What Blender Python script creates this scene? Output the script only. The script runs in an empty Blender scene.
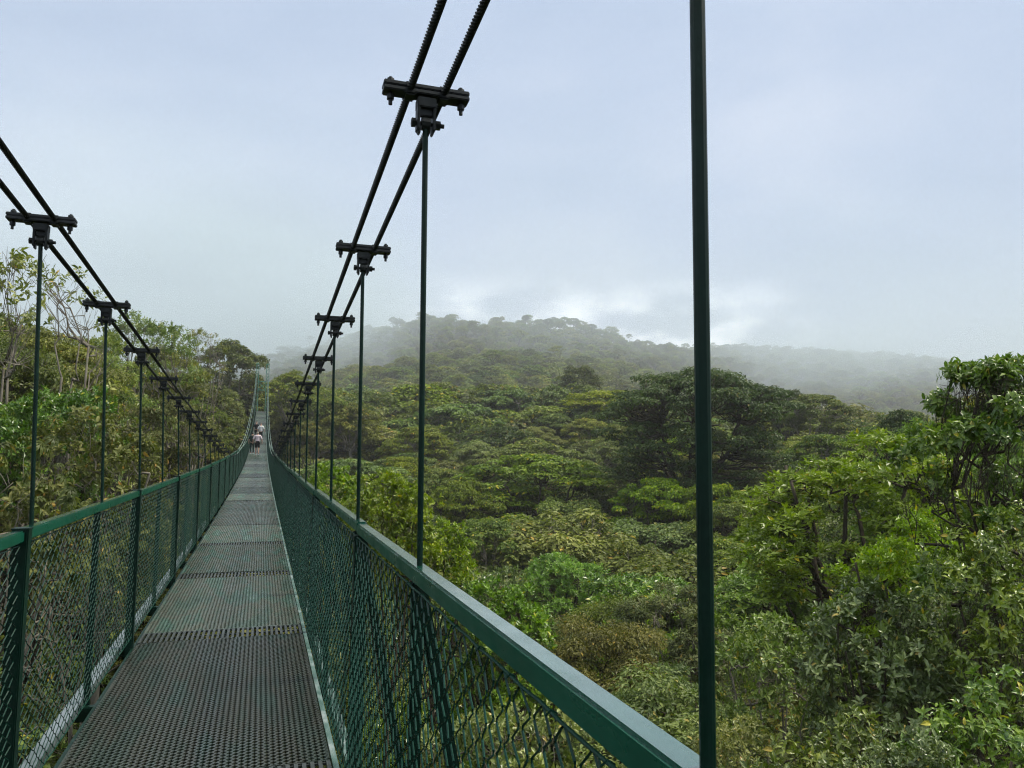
import bpy, bmesh, math, random
import numpy as np
from mathutils import Vector, Matrix, Quaternion

random.seed(7)
rng = np.random.default_rng(7)
scene = bpy.context.scene
COL = scene.collection
R_ = math.radians

# ------------------------------------------------------------------ camera
F_PX, PITCH, YAW, ROLL = 758.4, R_(5.10), R_(18.17), R_(0.533)
CAM = Vector((0.0, 0.0, 1.6))
fwd0 = Vector((math.sin(YAW), math.cos(YAW), 0))
right0 = Vector((math.cos(YAW), -math.sin(YAW), 0))
fwd = fwd0 * math.cos(PITCH) + Vector((0, 0, 1)) * math.sin(PITCH)
up0 = Vector((0, 0, 1)) * math.cos(PITCH) - fwd0 * math.sin(PITCH)
cam_r = right0 * math.cos(ROLL) + up0 * math.sin(ROLL)
cam_u = up0 * math.cos(ROLL) - right0 * math.sin(ROLL)
cd = bpy.data.cameras.new('camera')
cam = bpy.data.objects.new('camera', cd)
COL.objects.link(cam)
cd.sensor_width = 36.0
cd.lens = 36.0 * F_PX / 1024.0
cd.clip_start, cd.clip_end = 0.05, 6000
M = Matrix.Identity(4)
for i in range(3):
    M[i][0], M[i][1], M[i][2], M[i][3] = cam_r[i], cam_u[i], -fwd[i], CAM[i]
cam.matrix_world = M
scene.camera = cam


def at(px, py, r):
    """world point at horizontal distance r in the direction of a photo pixel"""
    d = fwd + cam_r * ((px - 512) / F_PX) + cam_u * (-(py - 384) / F_PX)
    k = r / math.hypot(d.x, d.y)
    return CAM + d * k


# ------------------------------------------------------------------ helpers
def tag(o, label=None, cat=None, group=None, kind=None):
    if label: o['label'] = label
    if cat: o['category'] = cat
    if group: o['group'] = group
    if kind: o['kind'] = kind
    return o


def empty(name, loc=(0, 0, 0), rz=0.0, parent=None):
    o = bpy.data.objects.new(name, None)
    COL.objects.link(o)
    o.location = loc
    o.rotation_euler = (0, 0, rz)
    o.empty_display_size = .2
    o.parent = parent
    return o


def link(name, me, parent=None, loc=(0, 0, 0), rot=(0, 0, 0), scale=(1, 1, 1)):
    o = bpy.data.objects.new(name, me)
    COL.objects.link(o)
    o.parent = parent
    o.location, o.rotation_euler, o.scale = loc, rot, scale
    return o


class MB:
    """collects verts and faces (numpy friendly) for one mesh"""
    def __init__(s):
        s.v, s.f, s.mi, s.tint, s.n = [], [], [], [], 0

    def add(s, v, faces, mi=0, tint=None):
        v = np.asarray(v, float).reshape(-1, 3)
        s.v.append(v)
        faces = np.asarray(faces, dtype=np.int64)
        s.f.append(faces + s.n)
        s.mi.append(np.full(len(faces), mi, dtype=np.int32))
        s.tint.append(np.zeros(len(v)) if tint is None else np.asarray(tint, float))
        s.n += len(v)

    def box(s, c, size, rot=None, mi=0):
        x, y, z = [q / 2 for q in size]
        v = np.array([[-x, -y, -z], [x, -y, -z], [x, y, -z], [-x, y, -z], [-x, -y, z], [x, -y, z], [x, y, z], [-x, y, z]])
        if rot is not None:
            v = v @ np.array(rot.to_matrix() if hasattr(rot, 'to_matrix') else rot).T
        s.add(v + np.array(c), [[3, 2, 1, 0], [4, 5, 6, 7], [0, 1, 5, 4], [1, 2, 6, 5], [2, 3, 7, 6], [3, 0, 4, 7]], mi)

    def bbox(s, c, size, bev=.004, rot=None, mi=0):
        """box with chamfered edges along its longest axis ring (8-gon profile) """
        bm = bmesh.new()
        bmesh.ops.create_cube(bm, size=1)
        for v in bm.verts:
            v.co = Vector((v.co.x * size[0], v.co.y * size[1], v.co.z * size[2]))
        bmesh.ops.bevel(bm, geom=bm.edges[:], offset=bev, segments=2, affect='EDGES')
        bm.verts.index_update()
        V = np.array([v.co[:] for v in bm.verts])
        if rot is not None:
            V = V @ np.array(rot.to_matrix() if hasattr(rot, 'to_matrix') else rot).T
        V = V + np.array(c)
        bm.faces.ensure_lookup_table()
        q = [[v.index for v in f.verts] for f in bm.faces]
        first = True
        for ln in (3, 4, 5, 6, 8):
            ff = [x for x in q if len(x) == ln]
            if ff:
                if first:
                    s.add(V, ff, mi); first = False
                else:
                    s.f.append(np.asarray(ff) + s.n - len(V)); s.mi.append(np.full(len(ff), mi, dtype=np.int32))
        bm.free()

    def tube(s, pts, rad, sides=6, mi=0, caps=True, tint=0.0):
        pts = np.asarray(pts, float)
        n = len(pts)
        rad = np.broadcast_to(np.asarray(rad, float), (n,))
        t = np.gradient(pts, axis=0)
        t /= np.linalg.norm(t, axis=1)[:, None] + 1e-12
        ref = np.array([0, 0, 1.0]) if abs(t[:, 2]).mean() < .9 else np.array([1.0, 0, 0])
        a = np.cross(t, ref); a /= np.linalg.norm(a, axis=1)[:, None] + 1e-12
        b = np.cross(t, a)
        th = np.arange(sides) / sides * 2 * np.pi
        v = pts[:, None, :] + rad[:, None, None] * (a[:, None, :] * np.cos(th)[None, :, None] + b[:, None, :] * np.sin(th)[None, :, None])
        i = np.arange(n - 1)[:, None] * sides
        j = np.arange(sides)[None, :]
        k = (j + 1) % sides
        f = np.stack([i + j, i + k, i + sides + k, i + sides + j], -1).reshape(-1, 4)
        s.add(v.reshape(-1, 3), f, mi, np.full(n * sides, tint))
        if caps:
            base = s.n - n * sides
            s.f.append(np.array([[base + q for q in range(sides)][::-1], [base + (n - 1) * sides + q for q in range(sides)]]))
            s.mi.append(np.full(2, mi, dtype=np.int32))

    def mesh(s, name, mats, smooth=False, tint=False):
        v = np.concatenate(s.v)
        ln = np.concatenate([np.full(len(f), f.shape[1], dtype=np.int32) for f in s.f])
        vi = np.concatenate([f.reshape(-1) for f in s.f]).astype(np.int32)
        mi = np.concatenate(s.mi)
        me = bpy.data.meshes.new(name)
        me.vertices.add(len(v)); me.vertices.foreach_set('co', v.astype(np.float32).reshape(-1))
        me.loops.add(len(vi)); me.loops.foreach_set('vertex_index', vi)
        me.polygons.add(len(ln))
        me.polygons.foreach_set('loop_start', np.concatenate([[0], np.cumsum(ln)[:-1]]).astype(np.int32))
        me.polygons.foreach_set('loop_total', ln)
        me.polygons.foreach_set('material_index', mi)
        me.polygons.foreach_set('use_smooth', np.full(len(ln), bool(smooth)))
        if tint:
            a = me.attributes.new('tint', 'FLOAT', 'POINT')
            a.data.foreach_set('value', np.concatenate(s.tint).astype(np.float32))
        for m in (mats if isinstance(mats, (list, tuple)) else [mats]):
            me.materials.append(m)
        me.update(calc_edges=True)
        me.validate()
        return me


# ------------------------------------------------------------------ materials
def new_mat(name):
    m = bpy.data.materials.new(name)
    m.use_nodes = True
    nt = m.node_tree
    b = nt.nodes['Principled BSDF']
    return m, nt, b


def N(nt, t, **kw):
    n = nt.nodes.new(t)
    for k, v in kw.items():
        setattr(n, k, v)
    return n


def ramp(nt, stops):
    r = nt.nodes.new('ShaderNodeValToRGB')
    e = r.color_ramp.elements
    while len(e) < len(stops): e.new(.5)
    for x, (p, c) in zip(e, stops):
        x.position = p
        x.color = (*c, 1) if len(c) == 3 else c
    return r


def mottled(name, stops, scale=8.0, rough=.5, spec=.5, metallic=0.0, detail=6, bump=.0, rvar=.12, stretch=(1, 1, 1), coat=0, objvar=0.0):
    m, nt, b = new_mat(name)
    tc = N(nt, 'ShaderNodeTexCoord')
    mp = N(nt, 'ShaderNodeMapping'); mp.inputs['Scale'].default_value = stretch
    nz = N(nt, 'ShaderNodeTexNoise'); nz.inputs['Scale'].default_value = scale; nz.inputs['Detail'].default_value = detail
    nz.inputs['Roughness'].default_value = .65
    oi = N(nt, 'ShaderNodeObjectInfo')
    ad = N(nt, 'ShaderNodeVectorMath', operation='ADD')
    nt.links.new(tc.outputs['Object'], mp.inputs[0])
    nt.links.new(mp.outputs[0], ad.inputs[0])
    mu = N(nt, 'ShaderNodeMath', operation='MULTIPLY'); mu.inputs[1].default_value = 37.0
    nt.links.new(oi.outputs['Random'], mu.inputs[0])
    nt.links.new(mu.outputs[0], ad.inputs[1])
    nt.links.new(ad.outputs[0], nz.inputs['Vector'])
    r = ramp(nt, stops)
    nt.links.new(nz.outputs['Fac'], r.inputs[0])
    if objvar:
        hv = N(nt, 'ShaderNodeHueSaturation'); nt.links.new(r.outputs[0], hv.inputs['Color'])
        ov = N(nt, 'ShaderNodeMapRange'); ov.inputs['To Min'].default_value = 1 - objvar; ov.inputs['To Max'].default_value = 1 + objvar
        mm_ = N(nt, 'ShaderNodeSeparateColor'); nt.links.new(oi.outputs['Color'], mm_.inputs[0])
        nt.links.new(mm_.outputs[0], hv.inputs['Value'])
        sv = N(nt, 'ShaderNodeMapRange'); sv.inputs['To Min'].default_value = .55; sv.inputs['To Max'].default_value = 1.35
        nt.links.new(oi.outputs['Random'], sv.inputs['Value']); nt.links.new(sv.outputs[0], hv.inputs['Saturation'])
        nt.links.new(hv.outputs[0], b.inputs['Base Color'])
    else:
        nt.links.new(r.outputs[0], b.inputs['Base Color'])
    mr = N(nt, 'ShaderNodeMapRange')
    mr.inputs['To Min'].default_value = rough - rvar; mr.inputs['To Max'].default_value = rough + rvar
    mr.inputs['From Min'].default_value = .3; mr.inputs['From Max'].default_value = .7
    nz2 = N(nt, 'ShaderNodeTexNoise'); nz2.inputs['Scale'].default_value = scale * 2.7; nz2.inputs['Detail'].default_value = 5
    nt.links.new(ad.outputs[0], nz2.inputs['Vector'])
    nt.links.new(nz2.outputs['Fac'], mr.inputs['Value'])
    nt.links.new(mr.outputs[0], b.inputs['Roughness'])
    b.inputs['Specular IOR Level'].default_value = spec
    b.inputs['Metallic'].default_value = metallic
    if coat:
        b.inputs['Coat Weight'].default_value = coat; b.inputs['Coat Roughness'].default_value = .14
    if bump:
        bp = N(nt, 'ShaderNodeBump'); bp.inputs['Strength'].default_value = bump; bp.inputs['Distance'].default_value = .01
        nt.links.new(nz2.outputs['Fac'], bp.inputs['Height'])
        nt.links.new(bp.outputs[0], b.inputs['Normal'])
    return m


def leaf_mat(name, dark, mid, bright, rough=.50, spec=.25, trans=.22, hue=.03, val=.35):
    m, nt, b = new_mat(name)
    at_ = N(nt, 'ShaderNodeAttribute'); at_.attribute_name = 'tint'
    oi = N(nt, 'ShaderNodeObjectInfo')
    r = ramp(nt, [(0.0, dark), (.5, mid), (.93, bright), (1.0, (bright[0] * 1.25 + .08, bright[1] * .95 + .02, bright[2] * .6))])
    nt.links.new(at_.outputs['Fac'], r.inputs[0])
    hs = N(nt, 'ShaderNodeHueSaturation')
    nt.links.new(r.outputs[0], hs.inputs['Color'])
    a = N(nt, 'ShaderNodeMapRange'); a.inputs['To Min'].default_value = .5 - hue; a.inputs['To Max'].default_value = .5 + hue * .7
    nt.links.new(oi.outputs['Random'], a.inputs['Value']); nt.links.new(a.outputs[0], hs.inputs['Hue'])
    fr = N(nt, 'ShaderNodeMath', operation='FRACT'); ml = N(nt, 'ShaderNodeMath', operation='MULTIPLY'); ml.inputs[1].default_value = 17.31
    nt.links.new(oi.outputs['Random'], ml.inputs[0]); nt.links.new(ml.outputs[0], fr.inputs[0])
    c = N(nt, 'ShaderNodeMapRange'); c.inputs['To Min'].default_value = 1 - val; c.inputs['To Max'].default_value = 1 + val
    nt.links.new(fr.outputs[0], c.inputs['Value']); nt.links.new(c.outputs[0], hs.inputs['Value'])
    fr2 = N(nt, 'ShaderNodeMath', operation='FRACT'); ml2 = N(nt, 'ShaderNodeMath', operation='MULTIPLY'); ml2.inputs[1].default_value = 91.7
    nt.links.new(oi.outputs['Random'], ml2.inputs[0]); nt.links.new(ml2.outputs[0], fr2.inputs[0])
    d = N(nt, 'ShaderNodeMapRange'); d.inputs['To Min'].default_value = .8; d.inputs['To Max'].default_value = 1.1
    nt.links.new(fr2.outputs[0], d.inputs['Value']); nt.links.new(d.outputs[0], hs.inputs['Saturation'])
    nt.links.new(hs.outputs[0], b.inputs['Base Color'])
    b.inputs['Roughness'].default_value = rough
    b.inputs['Specular IOR Level'].default_value = spec
    tr = N(nt, 'ShaderNodeBsdfTranslucent')
    br = N(nt, 'ShaderNodeMixRGB'); br.blend_type = 'MULTIPLY'; br.inputs[0].default_value = 1
    br.inputs[2].default_value = (1.3, 1.5, .7, 1)
    nt.links.new(hs.outputs[0], br.inputs[1]); nt.links.new(br.outputs[0], tr.inputs['Color'])
    mx = N(nt, 'ShaderNodeMixShader'); mx.inputs[0].default_value = trans
    nt.links.new(b.outputs[0], mx.inputs[1]); nt.links.new(tr.outputs[0], mx.inputs[2])
    out = nt.nodes['Material Output']
    nt.links.new(mx.outputs[0], out.inputs['Surface'])
    return m


def plain(name, col, rough=.7, spec=.3):
    m, nt, b = new_mat(name)
    b.inputs['Base Color'].default_value = (*col, 1)
    b.inputs['Roughness'].default_value = rough
    b.inputs['Specular IOR Level'].default_value = spec
    return m


GREEN = mottled('green_paint', [(.24, (.004, .030, .018)), (.36, (.002, .062, .036)), (.60, (.003, .080, .047)), (.69, (.012, .090, .058)), (.735, (.04, .11, .08)), (.76, (.09, .05, .025))], 7, .34, .35, rvar=.12, bump=.012, stretch=(1, .4, 1), detail=9)
WETGREEN = mottled('wet_green_paint', [(.24, (.006, .040, .025)), (.36, (.004, .058, .036)), (.60, (.006, .072, .044)), (.69, (.016, .095, .064)), (.735, (.05, .12, .09)), (.76, (.09, .055, .03))], 9, .20, 1.0, rvar=.14, bump=.02, stretch=(1, .4, 1), detail=9, coat=1.0)
DARKGREEN = mottled('dark_green_paint', [(.3, (.001, .013, .008)), (.6, (.002, .022, .013)), (.8, (.006, .030, .019))], 9, .46, .25, bump=.03)
WIREMAT = mottled('coated_wire', [(.3, (.002, .030, .018)), (.7, (.003, .048, .030))], 6, .50, .25)
BLACKIRON = mottled('blackened_iron', [(.3, (.006, .009, .009)), (.6, (.013, .018, .017)), (.8, (.03, .033, .03))], 14, .5, .4, bump=.05)
ROPE = mottled('steel_rope', [(.3, (.008, .011, .010)), (.6, (.018, .022, .020)), (.8, (.04, .044, .038))], 20, .62, .35)
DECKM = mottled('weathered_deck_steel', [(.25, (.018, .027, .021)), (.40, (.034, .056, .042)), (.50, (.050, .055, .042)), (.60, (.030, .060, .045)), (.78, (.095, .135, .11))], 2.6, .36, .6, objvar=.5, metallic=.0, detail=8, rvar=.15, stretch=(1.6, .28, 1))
STRIPM = mottled('grating_strip_steel', [(.3, (.020, .026, .024)), (.6, (.045, .055, .050)), (.8, (.08, .09, .083))], 3, .45, .5)
GALV = mottled('galvanised_steel', [(.25, (.06, .085, .08)), (.45, (.17, .21, .22)), (.56, (.24, .28, .31)), (.66, (.07, .12, .10)), (.80, (.30, .34, .37))], 5, .42, .5, metallic=.25, detail=8, stretch=(1, .5, 1))
SHEENGREEN = mottled('far_sheen_green', [(.3, (.13, .22, .175)), (.7, (.21, .30, .255))], 3, .45, .5)  # sky reflection and haze put into the colour of far cables and rails
TOWERGREEN = mottled('tower_hazed_green', [(.3, (.08, .25, .17)), (.7, (.12, .32, .23))], 3, .45, .5)  # green lightened to carry distance haze and sky light
WORN = mottled('worn_green_steel', [(.3, (.03, .075, .06)), (.5, (.07, .13, .11)), (.66, (.22, .27, .26)), (.8, (.36, .40, .40))], 9, .4, .5, detail=8, stretch=(1, .4, 1))
BARK_PALE = mottled('pale_bark', [(.3, (.10, .085, .065)), (.55, (.22, .20, .165)), (.7, (.12, .13, .08)), (.85, (.33, .31, .27))], 3, .85, .2, bump=.4)
BARK = mottled('brown_bark', [(.3, (.03, .024, .017)), (.6, (.075, .062, .045)), (.8, (.07, .075, .035))], 3, .9, .2, bump=.4)
GROUND = mottled('forest_floor', [(.3, (.010, .011, .006)), (.55, (.022, .024, .010)), (.75, (.030, .042, .012))], .6, .95, .1)

LEAF = dict(
    mid=leaf_mat('canopy_leaves', (0.048, 0.082, 0.009), (0.103, 0.155, 0.017), (0.185, 0.237, 0.025)),
    olive=leaf_mat('olive_leaves', (0.067, 0.090, 0.014), (0.137, 0.169, 0.025), (0.234, 0.259, 0.044)),
    lime=leaf_mat('yellow_green_leaves', (0.064, 0.102, 0.008), (0.138, 0.189, 0.013), (0.239, 0.292, 0.020), val=.2),
    dark=leaf_mat('dark_leaves', (0.025, 0.053, 0.007), (0.055, 0.095, 0.013), (0.107, 0.155, 0.020), val=.22),
    rust=leaf_mat('rusty_leaves', (0.073, 0.071, 0.016), (0.147, 0.128, 0.029), (0.220, 0.189, 0.045), val=.12),
    grey=leaf_mat('grey_green_leaves', (0.069, 0.100, 0.030), (0.139, 0.183, 0.057), (0.226, 0.277, 0.099)),
    glossy=leaf_mat('glossy_leaves', (0.051, 0.109, 0.014), (0.116, 0.202, 0.026), (0.251, 0.353, 0.044), rough=.34, spec=.6, trans=.16, val=.15),
    fresh=leaf_mat('fresh_leaves', (0.075, 0.161, 0.009), (0.142, 0.265, 0.015), (0.233, 0.379, 0.026), rough=.42, spec=.5, trans=.24, val=.12),
    silver=leaf_mat('silvery_leaves', (0.053, 0.088, 0.022), (0.124, 0.178, 0.053), (0.281, 0.347, 0.135), rough=.33, spec=.6, trans=.12, val=.12),
    brownish=leaf_mat('brown_green_leaves', (0.063, 0.086, 0.018), (0.133, 0.161, 0.038), (0.235, 0.242, 0.068), rough=.48, val=.15),
    pale=leaf_mat('pale_leaves', (0.079, 0.124, 0.018), (0.174, 0.231, 0.036), (0.319, 0.362, 0.076), rough=.4, spec=.5, trans=.2, val=.12),
    spray=leaf_mat('spray_leaves', (0.048, 0.101, 0.014), (0.121, 0.194, 0.026), (0.266, 0.350, 0.054), rough=.36, spec=.55, trans=.2, val=.1),
    rosette=leaf_mat('lime_rosette_leaves', (0.052, 0.109, 0.008), (0.137, 0.229, 0.013), (0.262, 0.377, 0.023), rough=.38, spec=.5, trans=.24, val=.1),
)

# ------------------------------------------------------------------ bridge
XR, XL, H_RAIL = .485, -.980, 1.25
DL, DR = -.918, .400
S_H = 1.61
CAMZ = 1.6


def deck_z(y):
    y = np.asarray(y, float)
    return -.0032 * y + .00035 * y * y + .0006 * np.clip(y - 45, 0, 40) ** 2 + .048 * np.clip(y - 85, 0, 99)


_cy = np.array([-9, -4, 0, 2.39, 5.6, 10.4, 15.2, 20, 27, 36, 48, 60, 70, 88, 105, 123.])
_cz = np.array([2.09, 1.665, 1.355, 1.179, .955, .643, .359, .10, -.20, -.12, .45, 1.5, 2.7, 5.2, 8.4, 12.5]) + CAMZ


def _spline(xs, ys):
    n = len(xs); h = np.diff(xs)
    A = np.zeros((n, n)); r = np.zeros(n)
    A[0, 0] = A[-1, -1] = 1
    for i in range(1, n - 1):
        A[i, i - 1], A[i, i], A[i, i + 1] = h[i - 1], 2 * (h[i - 1] + h[i]), h[i]
        r[i] = 6 * ((ys[i + 1] - ys[i]) / h[i] - (ys[i] - ys[i - 1]) / h[i - 1])
    m = np.linalg.solve(A, r)

    def f(x):
        x = np.asarray(x, float)
        i = np.clip(np.searchsorted(xs, x) - 1, 0, n - 2)
        a, b = xs[i + 1] - x, x - xs[i]
        return (m[i] * a ** 3 + m[i + 1] * b ** 3) / (6 * h[i]) + (ys[i] / h[i] - m[i] * h[i] / 6) * a + (ys[i + 1] / h[i] - m[i + 1] * h[i] / 6) * b
    return f


cable_z = _spline(_cy, _cz)

bridge = empty('suspension_bridge', (0, 0, 0))
tag(bridge, 'long narrow green suspension footbridge with chain link railings crossing the forest', 'footbridge')

PANEL = 2 * S_H
Y_END = 122.0
stations = [.62 + PANEL * k for k in range(-2, 38)]           # rail joints and deck joints

# deck panel: an expanded metal sheet, then a coarser grating strip
def expanded(mb, x0, x1, y0, y1, px, py, w, t, z=0.0):
    nx = int(round((x1 - x0) / px)); px = (x1 - x0) / nx
    ny = int(round((y1 - y0) / (py / 2))); hy = (y1 - y0) / ny
    j = np.arange(ny + 1)
    for i in range(nx):
        xa = x0 + (i + .5) * px + np.where((i + j) % 2 == 0, -.5, .5) * (px - w * .9)
        y = y0 + j * hy
        zz = z + np.where((i + j) % 2 == 0, 0.0, .0012)
        l = np.stack([xa - w / 2, y, zz], 1); r = np.stack([xa + w / 2, y, zz - .0006], 1)
        lb = l - [0, 0, t]; rb = r - [0, 0, t]
        v = np.concatenate([l, r, lb, rb]); n = ny + 1
        k = np.arange(ny)
        f = np.concatenate([np.stack([k, n + k, n + k + 1, k + 1], 1), np.stack([2 * n + k, k, k + 1, 2 * n + k + 1], 1), np.stack([n + k, 3 * n + k, 3 * n + k + 1, n + k + 1], 1)])
        mb.add(v, f)


def make_deck(seed, y0=.36):
    r = random.Random(seed)
    mb = MB()
    expanded(mb, DL, DR, y0, PANEL - .006, .0315, .042, .0136, .012)
    # strips that stiffen the sheet's borders
    mb.box(((DL + DR) / 2, y0 + .005, -.008), (DR - DL, .012, .014))
    mb.box(((DL + DR) / 2, PANEL - .012, -.011), (DR - DL, .014, .016))
    mb.box((DL + .006, PANEL / 2 + .18, -.009), (.012, PANEL - .42, .016))
    mb.box((DR - .006, PANEL / 2 + .18, -.009), (.012, PANEL - .42, .016))
    me = mb.mesh('deck_panel', DECKM)
    v = np.empty(len(me.vertices) * 3, np.float32); me.vertices.foreach_get('co', v); v = v.reshape(-1, 3)
    # worn sheets sag and ripple a little
    ph = r.uniform(0, 6)
    v[:, 2] += .006 * np.sin(v[:, 1] * 2.1 + ph) * np.sin((v[:, 0] - DL) * 2.4) + .003 * np.sin(v[:, 1] * 5 + ph * 2 + v[:, 0] * 1.5)
    me.vertices.foreach_set('co', v.reshape(-1)); me.update()
    return me


decks = [make_deck(k) for k in range(4)]
full_decks = [make_deck(k, .006) for k in range(4)]
mb = MB()
for i in range(33):
    x = DL + .012 + i * (DR - DL - .024) / 32
    mb.box((x, .18, -.012), (.020, .345, .022))
for y in (.012, .18, .348):
    mb.box(((DL + DR) / 2, y, -.0135), (DR - DL, .008, .012))
strip_me = mb.mesh('grating_strip', STRIPM)
CONC = None
for k, y in enumerate(stations[:-1]):
    z0, z1 = float(deck_z(y)), float(deck_z(y + PANEL))
    rx = math.atan2(z1 - z0, PANEL)
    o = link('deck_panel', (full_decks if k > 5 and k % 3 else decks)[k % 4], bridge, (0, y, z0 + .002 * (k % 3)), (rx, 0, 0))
    o.color = ({0: 1.0, 1: 1.0, 2: .85, 3: .80, 4: 1.9, 5: 1.5, 6: 2.3, 7: 1.7}.get(k, 1.8 + .8 * math.sin(k * 2.3)), 1, 1, 1)   # sheets differ in wear; farther ones lightened for the sky's grazing reflection
    if not (k > 5 and k % 3): link('grating_strip', strip_me, o)

# cross beams with outrigger ends
mb = MB()
mb.bbox(((XL + XR) / 2, 0, -.085), (XR - XL + .16, .06, .09), .005)
beam_me = mb.mesh('cross_beam', DARKGREEN)
for k in range(-1, 50):
    y = .778 + S_H * k
    link('cross_beam', beam_me, bridge, (0, y, float(deck_z(y))))

# galvanised edge beams and a middle stringer under the deck
ys = np.arange(-5.8, Y_END, 1.0)
for x, w, mat, nm, zt in ((DL - .022, .030, DARKGREEN, 'edge_beam', -.03), (DR + .020, .028, WORN, 'edge_beam', .006), (DL - .165, .075, GALV, 'edge_channel', -.025), (DR + .115, .05, WORN, 'edge_channel', -.05), (-.26, .05, DARKGREEN, 'deck_stringer', -.03)):
    mb = MB()
    z = deck_z(ys) + zt
    n = len(ys)
    hgt = .06
    v = np.concatenate([np.stack([np.full(n, x + sx * w / 2), ys, z + (0 if top else -hgt)], 1) for sx, top in ((-1, 1), (1, 1), (1, 0), (-1, 0))])
    q = np.arange(n - 1)
    f = np.concatenate([np.stack([a * n + q, b * n + q, b * n + q + 1, a * n + q + 1], 1) for a, b in ((0, 1), (1, 2), (2, 3), (3, 0))])
    mb.add(v, f)
    link(nm, mb.mesh(nm, mat), bridge)

# hand rails: one square tube per bay
mb = MB()
mb.bbox((0, PANEL / 2, -.026), (.050, PANEL - .006, .052), .006)
rail_me = mb.mesh('handrail', [GREEN, WETGREEN])
for f_ in rail_me.polygons:                                # rain stands on the top face
    if f_.normal.z > .8: f_.material_index = 1
far_rail_me = rail_me.copy(); far_rail_me.materials[0] = SHEENGREEN  # same rail farther off, its sides coloured lighter for sky sheen
# posts at the joints
mb = MB()
mb.bbox((0, 0, H_RAIL / 2 - .10), (.062, .062, H_RAIL + .06), .005)
mb.bbox((0, 0, H_RAIL - .072), (.068, .072, .03), .004)
post_me = mb.mesh('rail_post', DARKGREEN)
mb = MB()
mb.bbox((0, 0, (H_RAIL + .008 - .13) / 2), (.064, .062, H_RAIL + .008 + .13), .005)
mb.bbox((0, 0, H_RAIL + .006), (.070, .068, .008), .002)
tall_post_me = mb.mesh('rail_post', DARKGREEN)
# stanchion and outrigger brace at every hanger
mb = MB()
mb.bbox((0, 0, (H_RAIL - .055 - .05) / 2), (.036, .034, H_RAIL - .055 + .045), .004)
stan_me = mb.mesh('stanchion', DARKGREEN)


def brace_mesh(s):
    mb = MB()
    a, b = Vector((s * .015, 0, H_RAIL - .06)), Vector((s * (.27 if s > 0 else .11), 0, -.06))
    d = b - a
    mb.bbox((a + b) / 2, (.040, .036, d.length), .004, Quaternion(Vector((0, 0, 1)).rotation_difference(d)))
    return mb.mesh('outrigger_brace', DARKGREEN)


braces = {1: brace_mesh(1), -1: brace_mesh(-1)}


# chain link bay
def chain_mesh(L, Hh, w=.104, h=.068, rad=.0026, lean=0.0):
    mb = MB()
    a = w / 2
    nw = int(round(L / a)); a = L / nw
    nr = int(round(Hh / (h / 2))); b = Hh / nr
    j = np.arange(nr + 1)
    rr = np.random.default_rng(5)
    wob = rr.normal(0, .0018, (nw + 1, nr + 1, 3))
    for i in range(nw):
        y = (i + ((i + j) % 2)) * a
        z = j * b
        x = np.where((i + j) % 2 == 0, -.0022, .0022)
        P = np.stack([x, y, z], 1)
        idx = i + ((i + j) % 2)
        P += wob[idx, j]
        P[:, 0] += .010 * np.sin(y / L * math.pi * 2.0) * np.sin(z / Hh * math.pi)
        # bent rather than kinked: soften every corner with two points
        Q = np.empty((2 * len(P) - 2, 3)); Q[0::2] = P[:-1] * .86 + P[1:] * .14; Q[1::2] = P[:-1] * .14 + P[1:] * .86
        Q = np.concatenate([P[:1], Q, P[-1:]])
        mb.tube(Q, rad, 4, caps=False)
    # tension wires and ties
    for z in (Hh + .004, .004):
        yy = np.linspace(0, L, 34)
        P = np.stack([np.full(34, .001), yy, z + .002 * np.sin(yy * 25)], 1)
        mb.tube(P, .0034, 6)
    for q in range(int(L / .21)):
        y = .1 + q * .21
        P = np.array([[.001, y - .012, Hh - .004], [.007, y - .004, Hh + .006], [.0, y + .004, Hh + .009], [-.006, y + .012, Hh - .002], [.0, y + .03, Hh + .001]])
        mb.tube(P, .0019, 5)
    return mb.mesh('chain_link_bay', WIREMAT)


MESH_B, MESH_T = .055, H_RAIL - .070
chain_me = chain_mesh(PANEL - .07, MESH_T - MESH_B)

for k, y in enumerate(stations[:-1]):
    z0, z1 = float(deck_z(y)), float(deck_z(y + PANEL))
    rx = math.atan2(z1 - z0, PANEL)
    for s, X, edge in ((1, XR, DR), (-1, XL, DL)):
        jit = .004 * math.sin(k * 2.7 + s)
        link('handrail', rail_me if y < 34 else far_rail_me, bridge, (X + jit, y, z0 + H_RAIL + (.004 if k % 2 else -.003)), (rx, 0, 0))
        xt, xb = (X - s * .026, edge + s * .028) if s > 0 else (X - s * .006, X - s * .022)
        lean = math.atan2(xt - xb, MESH_T - MESH_B)
        link('chain_link_bay', chain_me, bridge, (xb, y + .035, z0 + MESH_B), (rx, lean, 0))
        link('rail_post', post_me if s > 0 else tall_post_me, bridge, (X - s * .004, y, z0 - .002))
for k in range(-1, 44):
    y = .778 + S_H * k
    z0 = float(deck_z(y))
    for s, X in ((1, XR), (-1, XL)):
        link('stanchion', stan_me, bridge, (X + (0 if s > 0 else -.030), y + .035, z0))
        if s > 0: link('outrigger_brace', braces[s], bridge, (X, y + .085, z0))


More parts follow.
